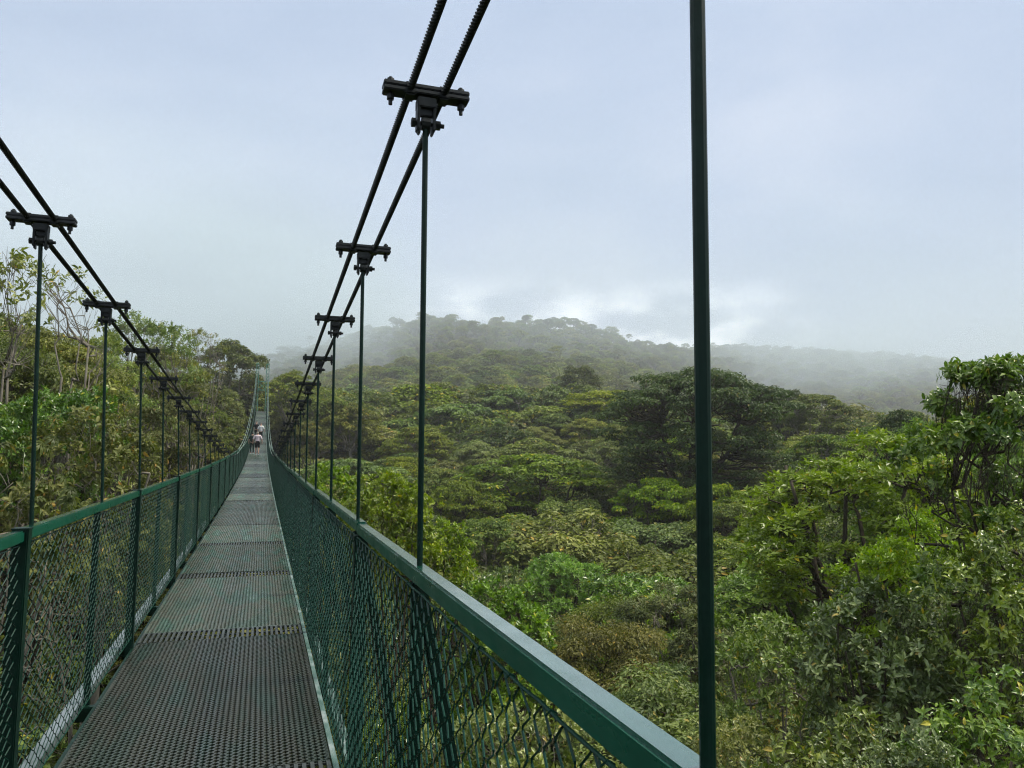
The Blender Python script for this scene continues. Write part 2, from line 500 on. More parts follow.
# main cables: twisted strands near, plain rope beyond
def rope(mb, x, ya, yb, rad=.0128, lay=.0155):
    n = int((yb - ya) / lay * 6)
    y = np.linspace(ya, yb, n)
    P = np.stack([np.full(n, x), y, cable_z(y)], 1)
    t = np.gradient(P, axis=0); t /= np.linalg.norm(t, axis=1)[:, None]
    a = np.cross(t, [1.0, 0, 0]); a /= np.linalg.norm(a, axis=1)[:, None]
    b = np.cross(t, a)
    m = 18
    th = np.arange(m) / m * 2 * np.pi
    prof = rad * np.where(np.arange(m) % 3 == 0, .70, 1.0)
    tw = (y / (lay * 6)) * 2 * np.pi
    ang = th[None] + tw[:, None]
    v = P[:, None] + prof[None, :, None] * (a[:, None] * np.cos(ang)[..., None] + b[:, None] * np.sin(ang)[..., None])
    i = np.arange(n - 1)[:, None] * m; j = np.arange(m)[None]; k = (j + 1) % m
    f = np.stack([i + j, i + k, i + m + k, i + m + j], -1).reshape(-1, 4)
    mb.add(v.reshape(-1, 3), f)


XCR, XCL, HALF = .475, -1.018, .056
for xc in (XCR, XCL):
    for s in (-1, 1):
        mb = MB()
        xx = xc + s * HALF
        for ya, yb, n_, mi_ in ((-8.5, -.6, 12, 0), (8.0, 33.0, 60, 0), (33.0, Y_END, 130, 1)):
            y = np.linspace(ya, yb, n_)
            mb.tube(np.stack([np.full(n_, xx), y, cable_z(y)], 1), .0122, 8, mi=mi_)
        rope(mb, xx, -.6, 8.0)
        link('main_cable', mb.mesh('main_cable', [ROPE, SHEENGREEN]), bridge)  # second slot: distant run of the same cable, sky sheen painted in


def clamp_mesh():
    mb = MB()
    # two channel halves bolted round both ropes
    for z in (.0088, -.0088):
        mb.bbox((0, 0, z), (.285, .054, .0150), .003)
    for s in (-1, 1):
        mb.bbox((s * HALF, 0, .010), (.040, .057, .021), .006)
        mb.bbox((s * HALF, 0, -.013), (.040, .057, .024), .006)
        mb.tube([(s * .118, 0, -.058), (s * .118, 0, .038)], .0065, 8)
        mb.tube([(s * .118, 0, -.040), (s * .118, 0, -.024)], .0125, 6)
        mb.tube([(s * .118, 0, .023), (s * .118, 0, .032)], .0125, 6)
    return mb.mesh('cable_clamp', BLACKIRON)


def clevis_mesh():
    mb = MB()
    mb.bbox((0, 0, -.040), (.062, .050, .034), .003)
    mb.bbox((0, 0, -.062), (.046, .020, .040), .003)
    for s in (-1, 1):
        mb.bbox((s * .026, 0, -.085), (.009, .046, .095), .003)
        mb.bbox((s * .022, 0, -.128), (.008, .030, .030), .003)
    mb.tube([(-.048, 0, -.105), (.062, 0, -.105)], .0075, 8)
    mb.tube([(-.047, 0, -.105), (-.034, 0, -.105)], .015, 6)
    mb.tube([(.034, 0, -.105), (.049, 0, -.105)], .015, 6)
    mb.tube([(-.014, 0, -.105), (.014, 0, -.105)], .022, 10)
    return mb.mesh('clevis', BLACKIRON)


clamp_me, clev_me = clamp_mesh(), clevis_mesh()
hang_y = [.778 + S_H * k for k in range(-1, 16)] + [49.5 + 3.22 * q for q in range(22)]
for y in hang_y:
    zc = float(cable_z(y)); zr = float(deck_z(y)) + H_RAIL
    slope = float(cable_z(y + .1) - cable_z(y - .1)) / .2
    for X, XC in ((XR, XCR), (XL, XCL)):
        if zc - .1 < zr + .02: continue
        root = bpy.data.objects.new('hanger_rod', None)
        mb = MB()
        rad = .0094
        X = X + (.008 if abs(y - .778) < .1 and X > 0 else 0)
        top, bot = np.array([XC + (.0165 if abs(y - .778) < .1 and XC > 0 else 0), y, zc - .10]), np.array([X, y, zr - .03])
        d = top - bot
        pts = np.stack([bot + d * t for t in np.linspace(0, 1, 12)])
        mb.tube(pts - np.array([XC, y, zc]), rad, 12)
        rod = link('hanger_rod', mb.mesh('hanger_rod', DARKGREEN, smooth=False), bridge, (XC, y, zc))
        bpy.data.objects.remove(root)
        link('cable_clamp', clamp_me, rod, (0, 0, 0), (math.atan(slope), 0, 0))
        link('clevis', clev_me, rod, (0, 0, 0), (0, 0, 0))

# far tower
def tower():
    mb = MB()
    yb = Y_END
    zt, zb = float(cable_z(yb)) + .7, -8.0
    for xc in (XCL, XCR):
        for sx in (-1, 1):
            for sy in (-1, 1):
                mb.bbox((xc + sx * .19, yb + sy * .19, (zt + zb) / 2), (.09, .09, zt - zb), .01)
        n = int((zt - 3) / .55)
        for i in range(n):
            za = 3 + i * .55
            for sy in (-1, 1):
                q = 1 if i % 2 else -1
                mb.tube([(xc - q * .19, yb + sy * .19, za), (xc + q * .19, yb + sy * .19, za + .55)], .022, 6)
            for sx in (-1, 1):
                mb.tube([(xc + sx * .19, yb - .19, za), (xc + sx * .19, yb + .19, za + .55)], .022, 6)
        mb.bbox((xc, yb, zt + .03), (.60, .60, .06), .01)
        mb.bbox((xc, yb, zt + .12), (.30, .34, .13), .01)
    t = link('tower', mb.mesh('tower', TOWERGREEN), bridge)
    mb = MB()
    z = 11.3
    for dz in (-.65, .65):
        mb.bbox(((XCL + XCR) / 2, yb, z + dz), (XCR - XCL - .40, .14, .14), .01)
    x0, x1 = XCL + .22, XCR - .22
    for a, b in (((x0, -.55), (x1, .55)), ((x0, .55), (x1, -.55))):
        mb.tube([(a[0], yb, z + a[1]), (b[0], yb, z + b[1])], .05, 6)
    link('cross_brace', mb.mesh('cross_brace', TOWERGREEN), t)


tower()

# ------------------------------------------------------------------ people far along the bridge
def skin_mesh(name, joints, edges, mat, sub=2):
    me = bpy.data.meshes.new(name)
    me.from_pydata([j[0] for j in joints], edges, [])
    o = bpy.data.objects.new(name, me); COL.objects.link(o)
    md = o.modifiers.new('s', 'SKIN'); md.use_smooth_shade = True
    sl = me.skin_vertices[0].data
    for q, j in enumerate(joints):
        sl[q].radius = (j[1], j[2] if len(j) > 2 else j[1])
        sl[q].use_root = (q == 0)
    o.modifiers.new('u', 'SUBSURF').levels = sub
    bpy.context.view_layer.update()
    out = bpy.data.meshes.new_from_object(o.evaluated_get(bpy.context.evaluated_depsgraph_get()))
    bpy.data.objects.remove(o)
    out.name = name
    out.materials.clear(); out.materials.append(mat)
    return out


SKIN = plain('skin', (.45, .27, .20), .6)
C_PINK, C_WHITE, C_DARK, C_GREENISH, C_HAIR, C_FAIR, C_CAP = plain('pale_pink_cotton', (.74, .62, .65), .85), plain('white_cotton', (.75, .74, .74), .85), plain('dark_cotton', (.018, .02, .024), .85), plain('dark_green_cotton', (.02, .04, .036), .85), plain('brown_hair', (.05, .035, .025), .6), plain('fair_hair', (.38, .33, .27), .6), plain('white_cap', (.72, .70, .66), .8)


def person(x, y, h, shirt, lower, hair, label, group=None, skirt=False, stride=.14, arm=.24, rz=0.0, cap=False, mirror=1):
    z0 = float(deck_z(y)) + .004
    r = empty('person', (x, y, z0), rz)
    k = h / 1.70
    r.scale = (k, k, k)
    tag(r, label, 'person', group)
    s = mirror
    J = [((0, 0, .93), .125, .090),                                     # 0 pelvis (root)
         ((0, .01, 1.12), .135, .095), ((0, .0, 1.30), .155, .100), ((0, -.01, 1.40), .10, .075), ((0, .01, 1.475), .052, .052), ((0, .03, 1.56), .074, .088), ((0, .03, 1.66), .062, .076),
         ((-.085, 0, .86), .088), ((-.09, s * stride * .45, .48), .056), ((-.09, s * stride * .2 - .03, .09), .038), ((-.09, s * stride * .2 + .11, .035), .034),
         ((.085, 0, .86), .088), ((.09, -s * stride * .3, .48), .056), ((.09, -s * stride - .05, .11), .038), ((.09, -s * stride + .09, .035), .034),
         ((-.185, -.01, 1.375), .055), ((-arm, -.03, 1.11), .042), ((-arm - .02, .02, .86), .030), ((-arm - .01, .05, .78), .030),
         ((.185, -.01, 1.375), .055), ((arm, -.03, 1.11), .042), ((arm + .02, .02, .86), .030), ((arm + .01, .05, .78), .030)]
    E_ = [(0, 1), (1, 2), (2, 3), (3, 4), (4, 5), (5, 6), (0, 7), (7, 8), (8, 9), (9, 10), (0, 11), (11, 12), (12, 13), (13, 14), (3, 15), (15, 16), (16, 17), (17, 18), (3, 19), (19, 20), (20, 21), (21, 22)]
    link('body', skin_mesh('body', J, E_, SKIN), r)
    Js = [((0, 0, .84), .175, .138), ((0, .01, 1.12), .160, .118), ((0, 0, 1.30), .178, .122), ((0, -.01, 1.405), .115, .09),
          ((-.19, -.01, 1.375), .074), ((-arm, -.03, 1.12), .060), ((.19, -.01, 1.375), .074), ((arm, -.03, 1.12), .060)]
    link('shirt', skin_mesh('shirt', Js, [(0, 1), (1, 2), (2, 3), (3, 4), (4, 5), (3, 6), (6, 7)], shirt), r)
    kn = .46 if skirt else .12
    Jl = [((0, 0, .98), .150, .116), ((-.09, 0, .84), .108), ((-.095, s * stride * .4, .50), .085 if skirt else .07), ((.09, 0, .84), .108), ((.095, -s * stride * .3, .50), .085 if skirt else .07)]
    El = [(0, 1), (1, 2), (0, 3), (3, 4)]
    if not skirt:
        Jl += [((-.09, s * stride * .2 - .03, .12), .055), ((.09, -s * stride - .05, .13), .055)]; El += [(2, 5), (4, 6)]
    link('shorts' if skirt else 'trousers', skin_mesh('lower', Jl, El, lower), r)
    if cap:
        link('cap', skin_mesh('cap', [((0, .02, 1.66), .088, .094), ((0, .03, 1.72), .07, .075), ((0, .13, 1.655), .05, .03)], [(0, 1), (0, 2)], hair), r)
    else:
        link('hair', skin_mesh('hair', [((0, .005, 1.67), .078, .082), ((0, -.02, 1.60), .080, .075), ((0, -.035, 1.52), .062, .045)], [(0, 1), (1, 2)], hair), r)
    sh = MB()
    for sx, yy in ((-1, s * stride * .2 + .03), (1, -s * stride + .01)):
        sh.bbox((sx * .09, yy, .035), (.085, .24, .07), .02)
    link('shoes', sh.mesh('shoes', C_WHITE), r)
    return r


p1 = person(-.30, 59.5, 1.74, C_PINK, C_DARK, C_FAIR, 'walker in pale pink top and dark shorts, seen from behind, nearest of the group', skirt=True, arm=.30)
person(-.68, 60.6, 1.66, C_GREENISH, C_GREENISH, C_HAIR, 'walker in dark clothes half hidden beside the walker in pink', mirror=-1)
person(-.12, 76.0, 1.72, C_WHITE, C_DARK, C_CAP, 'walker in loose white top just ahead of the walker in pink', cap=True, arm=.28, mirror=-1)
person(-.55, 79.0, 1.70, C_DARK, C_DARK, C_CAP, 'walker in dark top and pale cap ahead of the walker in white', cap=True)
bag = MB()
bag.bbox((0, 0, 0), (.24, .09, .15), .03)
bag.bbox((0, -.05, -.01), (.17, .03, .09), .012)
bo = link('waist_bag', bag.mesh('waist_bag', C_DARK), None, (-.29, 59.33, float(deck_z(59.4)) + .98))
tag(bo, 'dark bag worn at the back of the walker in pink', 'bag')

# ------------------------------------------------------------------ land
def polar(az, r): return (math.sin(R_(az)) * r, math.cos(R_(az)) * r)


def ctrl_px(px, py, r):
    p = at(px, py, r)
    return (p.x, p.y, p.z)


CT = []
for px, py, r in [  # ridge line
        (262, 420, 2175), (300, 400, 1957), (336, 374, 1595), (360, 352, 1305), (380, 338, 1131), (405, 324, 1044), (432, 313, 1000), (470, 325, 1015), (500, 328, 1058), (535, 321, 1131), (565, 320, 1189), (600, 342, 1247), (625, 352, 1305),
        (660, 352, 1450), (690, 350, 1522), (735, 347, 1595), (770, 354, 1667), (800, 360, 1812), (860, 363, 1957), (920, 364, 2030), (985, 380, 2102), (1060, 394, 2175),
        # hill face below it
        (345, 398, 676), (375, 390, 430), (385, 368, 620), (430, 378, 400), (430, 356, 600), (500, 376, 410), (500, 354, 620), (562, 378, 450), (562, 356, 700), (640, 392, 500), (640, 376, 780), (740, 404, 900), (860, 412, 1000), (980, 416, 1100),
        (770, 446, 360), (880, 448, 340), (1000, 448, 340), (700, 432, 420), (810, 446, 560), (950, 448, 560),
        # hollow before the hill
        (360, 412, 260), (450, 398, 260), (560, 397, 260), (680, 406, 280), (800, 440, 270), (950, 442, 270),
        # nearer canopy crest
        (320, 417, 190), (370, 406, 195), (450, 396, 195), (540, 395, 190), (620, 402, 190), (720, 416, 200), (820, 434, 190), (940, 430, 190),
        (330, 448, 130), (400, 435, 130), (500, 425, 130), (600, 432, 130), (700, 440, 130), (800, 440, 120), (920, 432, 120),
        (330, 480, 80), (420, 478, 80), (520, 475, 80), (620, 480, 80), (720, 492, 75), (820, 480, 70), (940, 440, 70),
        (400, 530, 50), (500, 545, 50), (600, 550, 50), (700, 545, 50), (800, 520, 45), (900, 470, 42), (1010, 420, 42),
        (450, 600, 34), (560, 620, 34), (660, 620, 33), (760, 600, 30), (860, 520, 28), (980, 430, 26),
        (540, 720, 22), (660, 730, 21), (760, 690, 19), (860, 610, 17), (980, 500, 15)]:
    CT.append(ctrl_px(px, py, r))
for az, r, h in [(52, 12, -1.5), (40, 10, -4), (25, 9, -6.5), (10, 9, -7), (0, 6, -7.5), (0, 20, -7.5), (0, 45, -7.5), (0, 70, -6.5), (0, 95, -4), (0, 112, 0),
                 (1, 132, 8), (4, 150, 9.5), (-2, 150, 10), (-8, 150, 11), (0, 220, 13), (-10, 300, 18), (0, 400, 18), (-8, 900, 40),
                 (-14, 8, -6), (-30, 9, -3), (-25, 14, .3), (-16, 16, -.8), (-16, 24, 2.2), (-12, 24, 1.4), (-8, 24, -.6), (-14, 34, 3.6), (-8, 34, 1.0), (-4, 34, -2.5), (-14, 50, 5.2), (-9, 50, 3.5), (-4, 50, -1.5),
                 (-12, 75, 6), (-7, 75, 5), (-3, 75, -.5), (-10, 105, 8.5), (-5, 105, 6.5), (-2, 108, 5), (-25, 40, 9), (-30, 90, 15), (-50, 30, 4), (-90, 15, 1), (-90, 60, 10), (-90, 300, 40), (-45, 300, 40),
                 (180, 15, -3), (180, 60, 4), (180, 300, 25), (140, 60, 2), (90, 15, -1), (90, 50, 6), (70, 30, 3), (65, 90, 10), (90, 300, 40), (70, 300, 40), (90, 900, 80), (-60, 900, 80), (180, 900, 60), (135, 900, 70), (-120, 900, 80),
                 (5, 2500, 60), (12, 1600, 90), (20, 1900, 90), (28, 2100, 90), (38, 2500, 90), (50, 2600, 90), (65, 1800, 80), (-8, 2400, 50)]:
    x, y = polar(az, r)
    CT.append((x, y, h + CAMZ))
CT = np.array(CT)
_K = np.linalg.norm(CT[:, None, :2] - CT[None, :, :2], axis=2)
_n = len(CT)
_A = np.zeros((_n + 1, _n + 1)); _A[:_n, :_n] = -_K - np.eye(_n) * (-.6); _A[:_n, -1] = 1; _A[-1, :_n] = 1
_w = np.linalg.solve(_A, np.concatenate([CT[:, 2], [0]]))


def canopy(x, y):
    """height of the forest's upper surface"""
    x = np.atleast_1d(np.asarray(x, float)); y = np.atleast_1d(np.asarray(y, float))
    sh = x.shape
    p = np.stack([x.ravel(), y.ravel()], 1)
    out = np.empty(len(p))
    for i in range(0, len(p), 20000):
        q = p[i:i + 20000]
        out[i:i + 20000] = -np.linalg.norm(q[:, None] - CT[None, :, :2], axis=2) @ _w[:-1] + _w[-1]
    return out.reshape(sh)


def ground_z(x, y):
    r = np.hypot(x, y)
    drop = 4.5 + 7.0 * np.clip((r - 8) / 50, 0, 1)
    return canopy(x, y) - drop


rr = np.concatenate([[0.0], np.geomspace(2, 2700, 118)])
aa = np.linspace(0, 2 * np.pi, 241)[:-1]
RRg, AA = np.meshgrid(rr, aa, indexing='ij')
gx, gy = RRg * np.sin(AA), RRg * np.cos(AA)
gz = ground_z(gx, gy) + .25 * np.sin(gx * .9) * np.cos(gy * .8) * np.clip(RRg / 10, 0, 1)
gz = np.minimum(gz, np.where((abs(gx) < 4) & (gy < 121) & (gy > -3), deck_z(gy) - 4.0, 1e9))
nr_, na = RRg.shape
i = np.arange(nr_ - 1)[:, None] * na; j = np.arange(na)[None]; k = (j + 1) % na
mb = MB()
mb.add(np.stack([gx, gy, gz], -1).reshape(-1, 3), np.stack([i + j, i + na + j, i + na + k, i + k], -1).reshape(-1, 4))
tag(link('forest_ground', mb.mesh('forest_ground', GROUND, smooth=True)), kind='structure')


# ------------------------------------------------------------------ foliage
def unit(v): return v / (np.linalg.norm(v, axis=-1, keepdims=True) + 1e-9)


def leaves(mb, P, Nn, T, L, W, tint, shape='q', mi=0, fold=.12, droop=.12):
    tint = np.clip(np.asarray(tint, float), 0, .93)
    tint = np.where(rng.random(len(tint)) < .022, 1.0, tint)       # here and there a yellowing leaf
    P, Nn, T = np.asarray(P), unit(np.asarray(Nn)), np.asarray(T)
    T = unit(T - (T * Nn).sum(-1, keepdims=True) * Nn)
    B = np.cross(Nn, T)
    n = len(P)
    L = np.broadcast_to(np.asarray(L, float), (n,))[:, None]; W = np.broadcast_to(np.asarray(W, float), (n,))[:, None]
    if shape == 'q':
        v = np.stack([P, P + .45 * L * T + .5 * W * B + fold * W * Nn, P + L * T - droop * L * Nn, P + .45 * L * T - .5 * W * B + fold * W * Nn], 1)
        i = np.arange(n)[:, None] * 4
        mb.add(v.reshape(-1, 3), i + np.array([[0, 1, 2, 3]]), mi, np.repeat(tint, 4))
    else:
        m = P + .5 * L * T; tip = P + L * T - droop * L * Nn * 1.4
        r1 = P + .22 * L * T + .40 * W * B + fold * W * Nn; l1 = P + .22 * L * T - .40 * W * B + fold * W * Nn
        r2 = P + .66 * L * T + .42 * W * B + (fold * W - droop * .5 * L) * Nn; l2 = P + .66 * L * T - .42 * W * B + (fold * W - droop * .5 * L) * Nn
        m = m - droop * .3 * L * Nn
        v = np.stack([P, r1, r2, tip, l2, l1, m], 1).reshape(-1, 3)
        i = np.arange(n)[:, None] * 7
        t7 = np.repeat(tint, 7)
        mb.add(v, i + np.array([[0, 1, 2, 6]]), mi, t7)
        base = mb.n - len(v)
        mb.f.append(base + i + np.array([[0, 6, 4, 5]])); mb.mi.append(np.full(n, mi, np.int32))
        mb.f.append(base + i + np.array([[6, 2, 3]])); mb.mi.append(np.full(n, mi, np.int32))
        mb.f.append(base + i + np.array([[6, 3, 4]])); mb.mi.append(np.full(n, mi, np.int32))


def bez(a, b, c, n): 
    t = np.linspace(0, 1, n)[:, None]
    return (1 - t) ** 2 * a + 2 * t * (1 - t) * b + t * t * c


def gen_tree(name, seed, H, R, form, ncl, cr, flat, nleaf, L, W, mat, bark, fork=.4, tiers=.3, shape='q', ros=0, twigs=3, tr=None, lean=0.0,
             depth=.5, normal_up=.6, droop=.12, clump_shell=.5, palm=0, joined=False, sparse=0.0, side=6):
    """returns trunk mesh, crown mesh; the base of the tree is the origin"""
    g = np.random.default_rng(seed)
    tr = tr or H * .018
    # clump centres
    C = []
    for q in range(ncl):
        u = (q + .5) / ncl
        th = q * 2.39996 + g.normal(0, .25)
        if form == 'umbrella':
            rho = math.sqrt(u) * .86
            z = H * (1 - .26 * rho ** 2) - cr * flat * .6 + g.normal(0, .018 * H)
            if g.random() < tiers and rho > .3:
                z -= g.uniform(.10, depth) * H * .55; rho *= g.uniform(.75, 1.12)
            C.append((R * rho * math.cos(th), R * rho * math.sin(th), z))
        else:
            zz = 1 - u * 1.62
            s = math.sqrt(max(0, 1 - zz * zz))
            k = g.uniform(.62, .92)
            Rz = H * depth
            C.append((R * s * math.cos(th) * k, R * s * math.sin(th) * k, H - Rz - cr * flat * .5 + Rz * zz * k))
    C = np.array(C)
    asym = g.normal(0, .10 * R, 2)
    C[:, :2] += asym * (C[:, 2:3] / H)
    lz = np.array([lean, lean * .4, 0])
    # trunk
    wood = MB()
    top = np.array([g.normal(0, .03 * H), g.normal(0, .03 * H), H * fork]) + lz * H * fork
    P = bez(np.array([0, 0, -.5]), np.array([g.normal(0, .03 * H), g.normal(0, .03 * H), H * fork * .5]), top, 8)
    wood.tube(P, np.linspace(tr * 1.35, tr * .8, 8), max(side, 5))
    nm = max(3, min(8, ncl // 4))
    az0 = g.uniform(0, 6.28)
    mains = []
    for q in range(nm):
        az = az0 + q * 2 * math.pi / nm + g.normal(0, .2)
        e = np.array([math.cos(az) * R * .52, math.sin(az) * R * .52, H * (.78 + g.normal(0, .04))])
        st = P[-1 - (q % 3)]
        mid = st * .5 + e * .5 + np.array([math.cos(az) * .12 * R, math.sin(az) * .12 * R, -.02 * H])
        B = bez(st, mid, e, 8)
        B[1:-1] += g.normal(0, .012 * H, (6, 3))
        wood.tube(B, np.linspace(tr * .55, tr * .26, 8), 5)
        mains.append(B)
    allm = np.concatenate(mains)
    crown = MB()
    for c in C:
        d = np.linalg.norm(allm - c, axis=1) + 2.0 * np.maximum(allm[:, 2] - c[2] + .02 * H, 0)
        s0 = allm[np.argmin(d)]
        B = bez(s0, s0 * .45 + c * .55 + np.array([0, 0, -.03 * H]), c, 6)
        B[1:-1] += g.normal(0, .01 * H, (4, 3))
        wood.tube(B, np.linspace(tr * .25, tr * .07, 6), 4)
        crs = cr * g.uniform(.6, 1.4)
        for _ in range(twigs):
            u = unit(g.normal(0, 1, 3) + np.array([0, 0, .5]))
            e = c + u * np.array([crs, crs, crs * flat]) * g.uniform(.6, .95)
            s1 = B[g.integers(2, 6)]
            wood.tube(bez(s1, (s1 + e) / 2 + g.normal(0, .05 * crs, 3), e, 4), np.linspace(tr * .08, tr * .03, 4), 3, caps=False)
        if g.random() < sparse: continue
        n = int(nleaf * g.uniform(.7, 1.3) * (crs / cr) ** 2)
        tb = g.normal(.5, .14)
        u = unit(g.normal(0, 1, (n, 3)))
        u[:, 2] = np.where(u[:, 2] < -.25, -u[:, 2], u[:, 2])
        rad = clump_shell + (1 - clump_shell) * g.random(n) ** .6
        rad = rad * (1 + .16 * np.sin(u[:, 0] * 5 + g.uniform(0, 6)) * np.sin(u[:, 1] * 5 + g.uniform(0, 6)))
        pos = c + u * np.array([crs, crs, crs * flat]) * rad[:, None]
        if palm:
            # long stalked leaves whose lobes spread like a hand and hang at the tips
            for a, dd in zip(pos, u):
                ax = unit(dd * .7 + np.array([0, 0, .7]) + g.normal(0, .25, 3))
                st = a - unit(dd + [0, 0, .2]) * L * .9
                wood.tube(bez(st, (st + a) / 2 + np.array([0, 0, .05 * L]), a, 4), .006, 3, caps=False)
                e1 = unit(np.cross(ax, [.3, .2, .9])); e2 = np.cross(ax, e1)
                sz = L * g.uniform(.7, 1.15)
                th = np.linspace(0, 2 * np.pi, palm, endpoint=False) + g.uniform(0, 1)
                T = e1 * np.cos(th)[:, None] + e2 * np.sin(th)[:, None] - ax * .22
                leaves(crown, np.repeat(a[None], palm, 0), np.repeat(ax[None], palm, 0) + T * .15, T, sz * (.75 + .25 * np.cos(th - th[0])), W * sz / L, np.full(palm, g.normal(tb, .12)), 'l', fold=.08, droop=.32)
        elif ros:
            nt_ = n
            for a, dd in zip(pos, u):
                ax = unit(dd * .8 + np.array([0, 0, .55]) + g.normal(0, .3, 3))
                e1 = unit(np.cross(ax, [.3, .2, .9])); e2 = np.cross(ax, e1)
                m = int(ros * g.uniform(.7, 1.3)) + 1
                th = np.arange(m) * 2.4 + g.uniform(0, 6)
                lift = np.linspace(.15, 1.0, m)[:, None] + g.normal(0, .12, (m, 1))
                T = e1 * np.cos(th)[:, None] + e2 * np.sin(th)[:, None] + ax * lift
                Pp = a - ax * (1 - np.linspace(0, 1, m)[:, None]) * L * .7
                Nn = ax - T * (T * ax).sum(-1, keepdims=True) / (T * T).sum(-1, keepdims=True) + g.normal(0, .18, (m, 3))
                sz = L * g.uniform(.48, 1.22, m)
                leaves(crown, Pp, Nn, T, sz, W * sz / L, np.clip(g.normal(tb, .16, m), 0, 1), shape, droop=droop)
                if shape == 'l':
                    wood.tube(np.stack([a - ax * L * 1.6, a - ax * L * .1]), [tr * .035 + .002, .002], 3, caps=False)
        else:
            Nn = np.array([0, 0, normal_up]) + u * .6 + g.normal(0, .38, (n, 3))
            T = u * np.array([1, 1, .2]) + g.normal(0, .6, (n, 3)) + np.array([0, 0, -.35])
            sz = L * g.uniform(.6, 1.25, n)
            leaves(crown, pos, Nn, T, sz, W * sz / L, np.clip(g.normal(tb, .17, n), 0, 1), shape, droop=droop)
    if joined:
        nf = len(wood.f)
        for q in range(len(crown.v)):
            pass
        off = wood.n
        wood.v += crown.v; wood.tint += crown.tint
        wood.f += [f + off for f in crown.f]
        wood.mi += [np.full(len(m_), 1, np.int32) for m_ in crown.mi]
        wood.n += crown.n
        return wood.mesh(name, [bark, mat], tint=True)
    return dict(trunk=wood.mesh(name + '_trunk', bark, smooth=True), crown=crown.mesh(name + '_crown', mat, tint=True), H=H, R=R)


PR = {}


def proto(key, **kw):
    PR[key] = gen_tree(key, **kw)


LM = LEAF
# valley and slope trees (30-140 m off)
proto('umb1', seed=1, H=13, R=6.0, form='umbrella', ncl=92, cr=.86, flat=.42, nleaf=165, L=.34, W=.17, mat=LM['mid'], bark=BARK_PALE, tiers=.45, twigs=3)
proto('umb2', seed=2, H=12, R=5.2, form='umbrella', ncl=78, cr=.84, flat=.46, nleaf=165, L=.32, W=.16, mat=LM['olive'], bark=BARK_PALE, tiers=.5, twigs=3)
proto('umb3', seed=3, H=12, R=5.4, form='umbrella', ncl=84, cr=.80, flat=.40, nleaf=165, L=.30, W=.15, mat=LM['lime'], bark=BARK, tiers=.4, twigs=2)
proto('round1', seed=4, H=12, R=4.4, form='round', ncl=100, cr=.80, flat=.72, nleaf=150, L=.30, W=.16, mat=LM['mid'], bark=BARK, depth=.34, twigs=2)
proto('round2', seed=5, H=12, R=4.0, form='round', ncl=84, cr=.78, flat=.75, nleaf=150, L=.32, W=.16, mat=LM['olive'], bark=BARK_PALE, depth=.36, twigs=3)
proto('dark1', seed=6, H=13, R=4.6, form='round', ncl=100, cr=.85, flat=.7, nleaf=165, L=.32, W=.15, mat=LM['dark'], bark=BARK, depth=.36, twigs=2)
proto('tall1', seed=7, H=15, R=3.4, form='round', ncl=90, cr=.72, flat=.7, nleaf=130, L=.30, W=.15, mat=LM['mid'], bark=BARK_PALE, depth=.45, twigs=3)
# nearer trees (15-45 m off), finer leaves
proto('near1', seed=11, H=9, R=3.2, form='round', ncl=70, cr=.72, flat=.7, nleaf=330, L=.155, W=.075, mat=LM['mid'], bark=BARK, depth=.34, twigs=3)
proto('near2', seed=12, H=9, R=3.4, form='umbrella', ncl=64, cr=.75, flat=.42, nleaf=330, L=.15, W=.075, mat=LM['olive'], bark=BARK_PALE, tiers=.5, twigs=3)
proto('nearfern', seed=13, H=9, R=3.2, form='round', ncl=60, cr=.62, flat=.45, nleaf=46, L=.26, W=.06, mat=LM['grey'], bark=BARK_PALE, depth=.32, palm=0, ros=8, twigs=2, droop=.35)
proto('nearlime', seed=14, H=8, R=3.0, form='round', ncl=56, cr=.68, flat=.65, nleaf=40, L=.20, W=.085, mat=LM['fresh'], bark=BARK, depth=.33, ros=8, twigs=2)
proto('nearrust', seed=15, H=8, R=3.2, form='round', ncl=64, cr=.72, flat=.6, nleaf=330, L=.16, W=.075, mat=LM['rust'], bark=BARK, depth=.3, twigs=3)
proto('nearglossy', seed=16, H=8, R=3.0, form='round', ncl=52, cr=.70, flat=.7, nleaf=38, L=.20, W=.090, mat=LM['glossy'], bark=BARK, depth=.34, ros=8, twigs=2)
proto('nearbrown', seed=17, H=8, R=3.0, form='round', ncl=56, cr=.68, flat=.7, nleaf=34, L=.19, W=.085, mat=LM['brownish'], bark=BARK, depth=.36, ros=7, twigs=4)


def place(key, name, x, y, z_top, height, width, label, cat='tree', group=None, rz=None):
    p = PR[key]
    r = empty(name, (x, y, z_top - height), random.uniform(0, 6.28) if rz is None else rz)
    sx, sz = width / (2 * p['R']), height / p['H']
    sc_ = min(max(sz, .70 * sx), 1.25 * sx)                  # the crown keeps its proportions, the stem reaches the ground
    link('trunk', p['trunk'], r, scale=(sx, sx, sz))
    link('crown', p['crown'], r, loc=(0, 0, height - p['H'] * sc_), scale=(sx, sx, sc_))
    tag(r, label, cat, group)
    placed.append((x, y, width / 2))
    return r


placed = []


def place_px(key, name, px, py, dist, height, wpx, label, cat='tree', group=None, rz=None):
    p = at(px, py, dist)
    dep = (Vector((p.x, p.y, p.z)) - CAM).dot(fwd)
    return place(key, name, p.x, p.y, p.z, height, wpx / F_PX * dep, label, cat, group, rz)


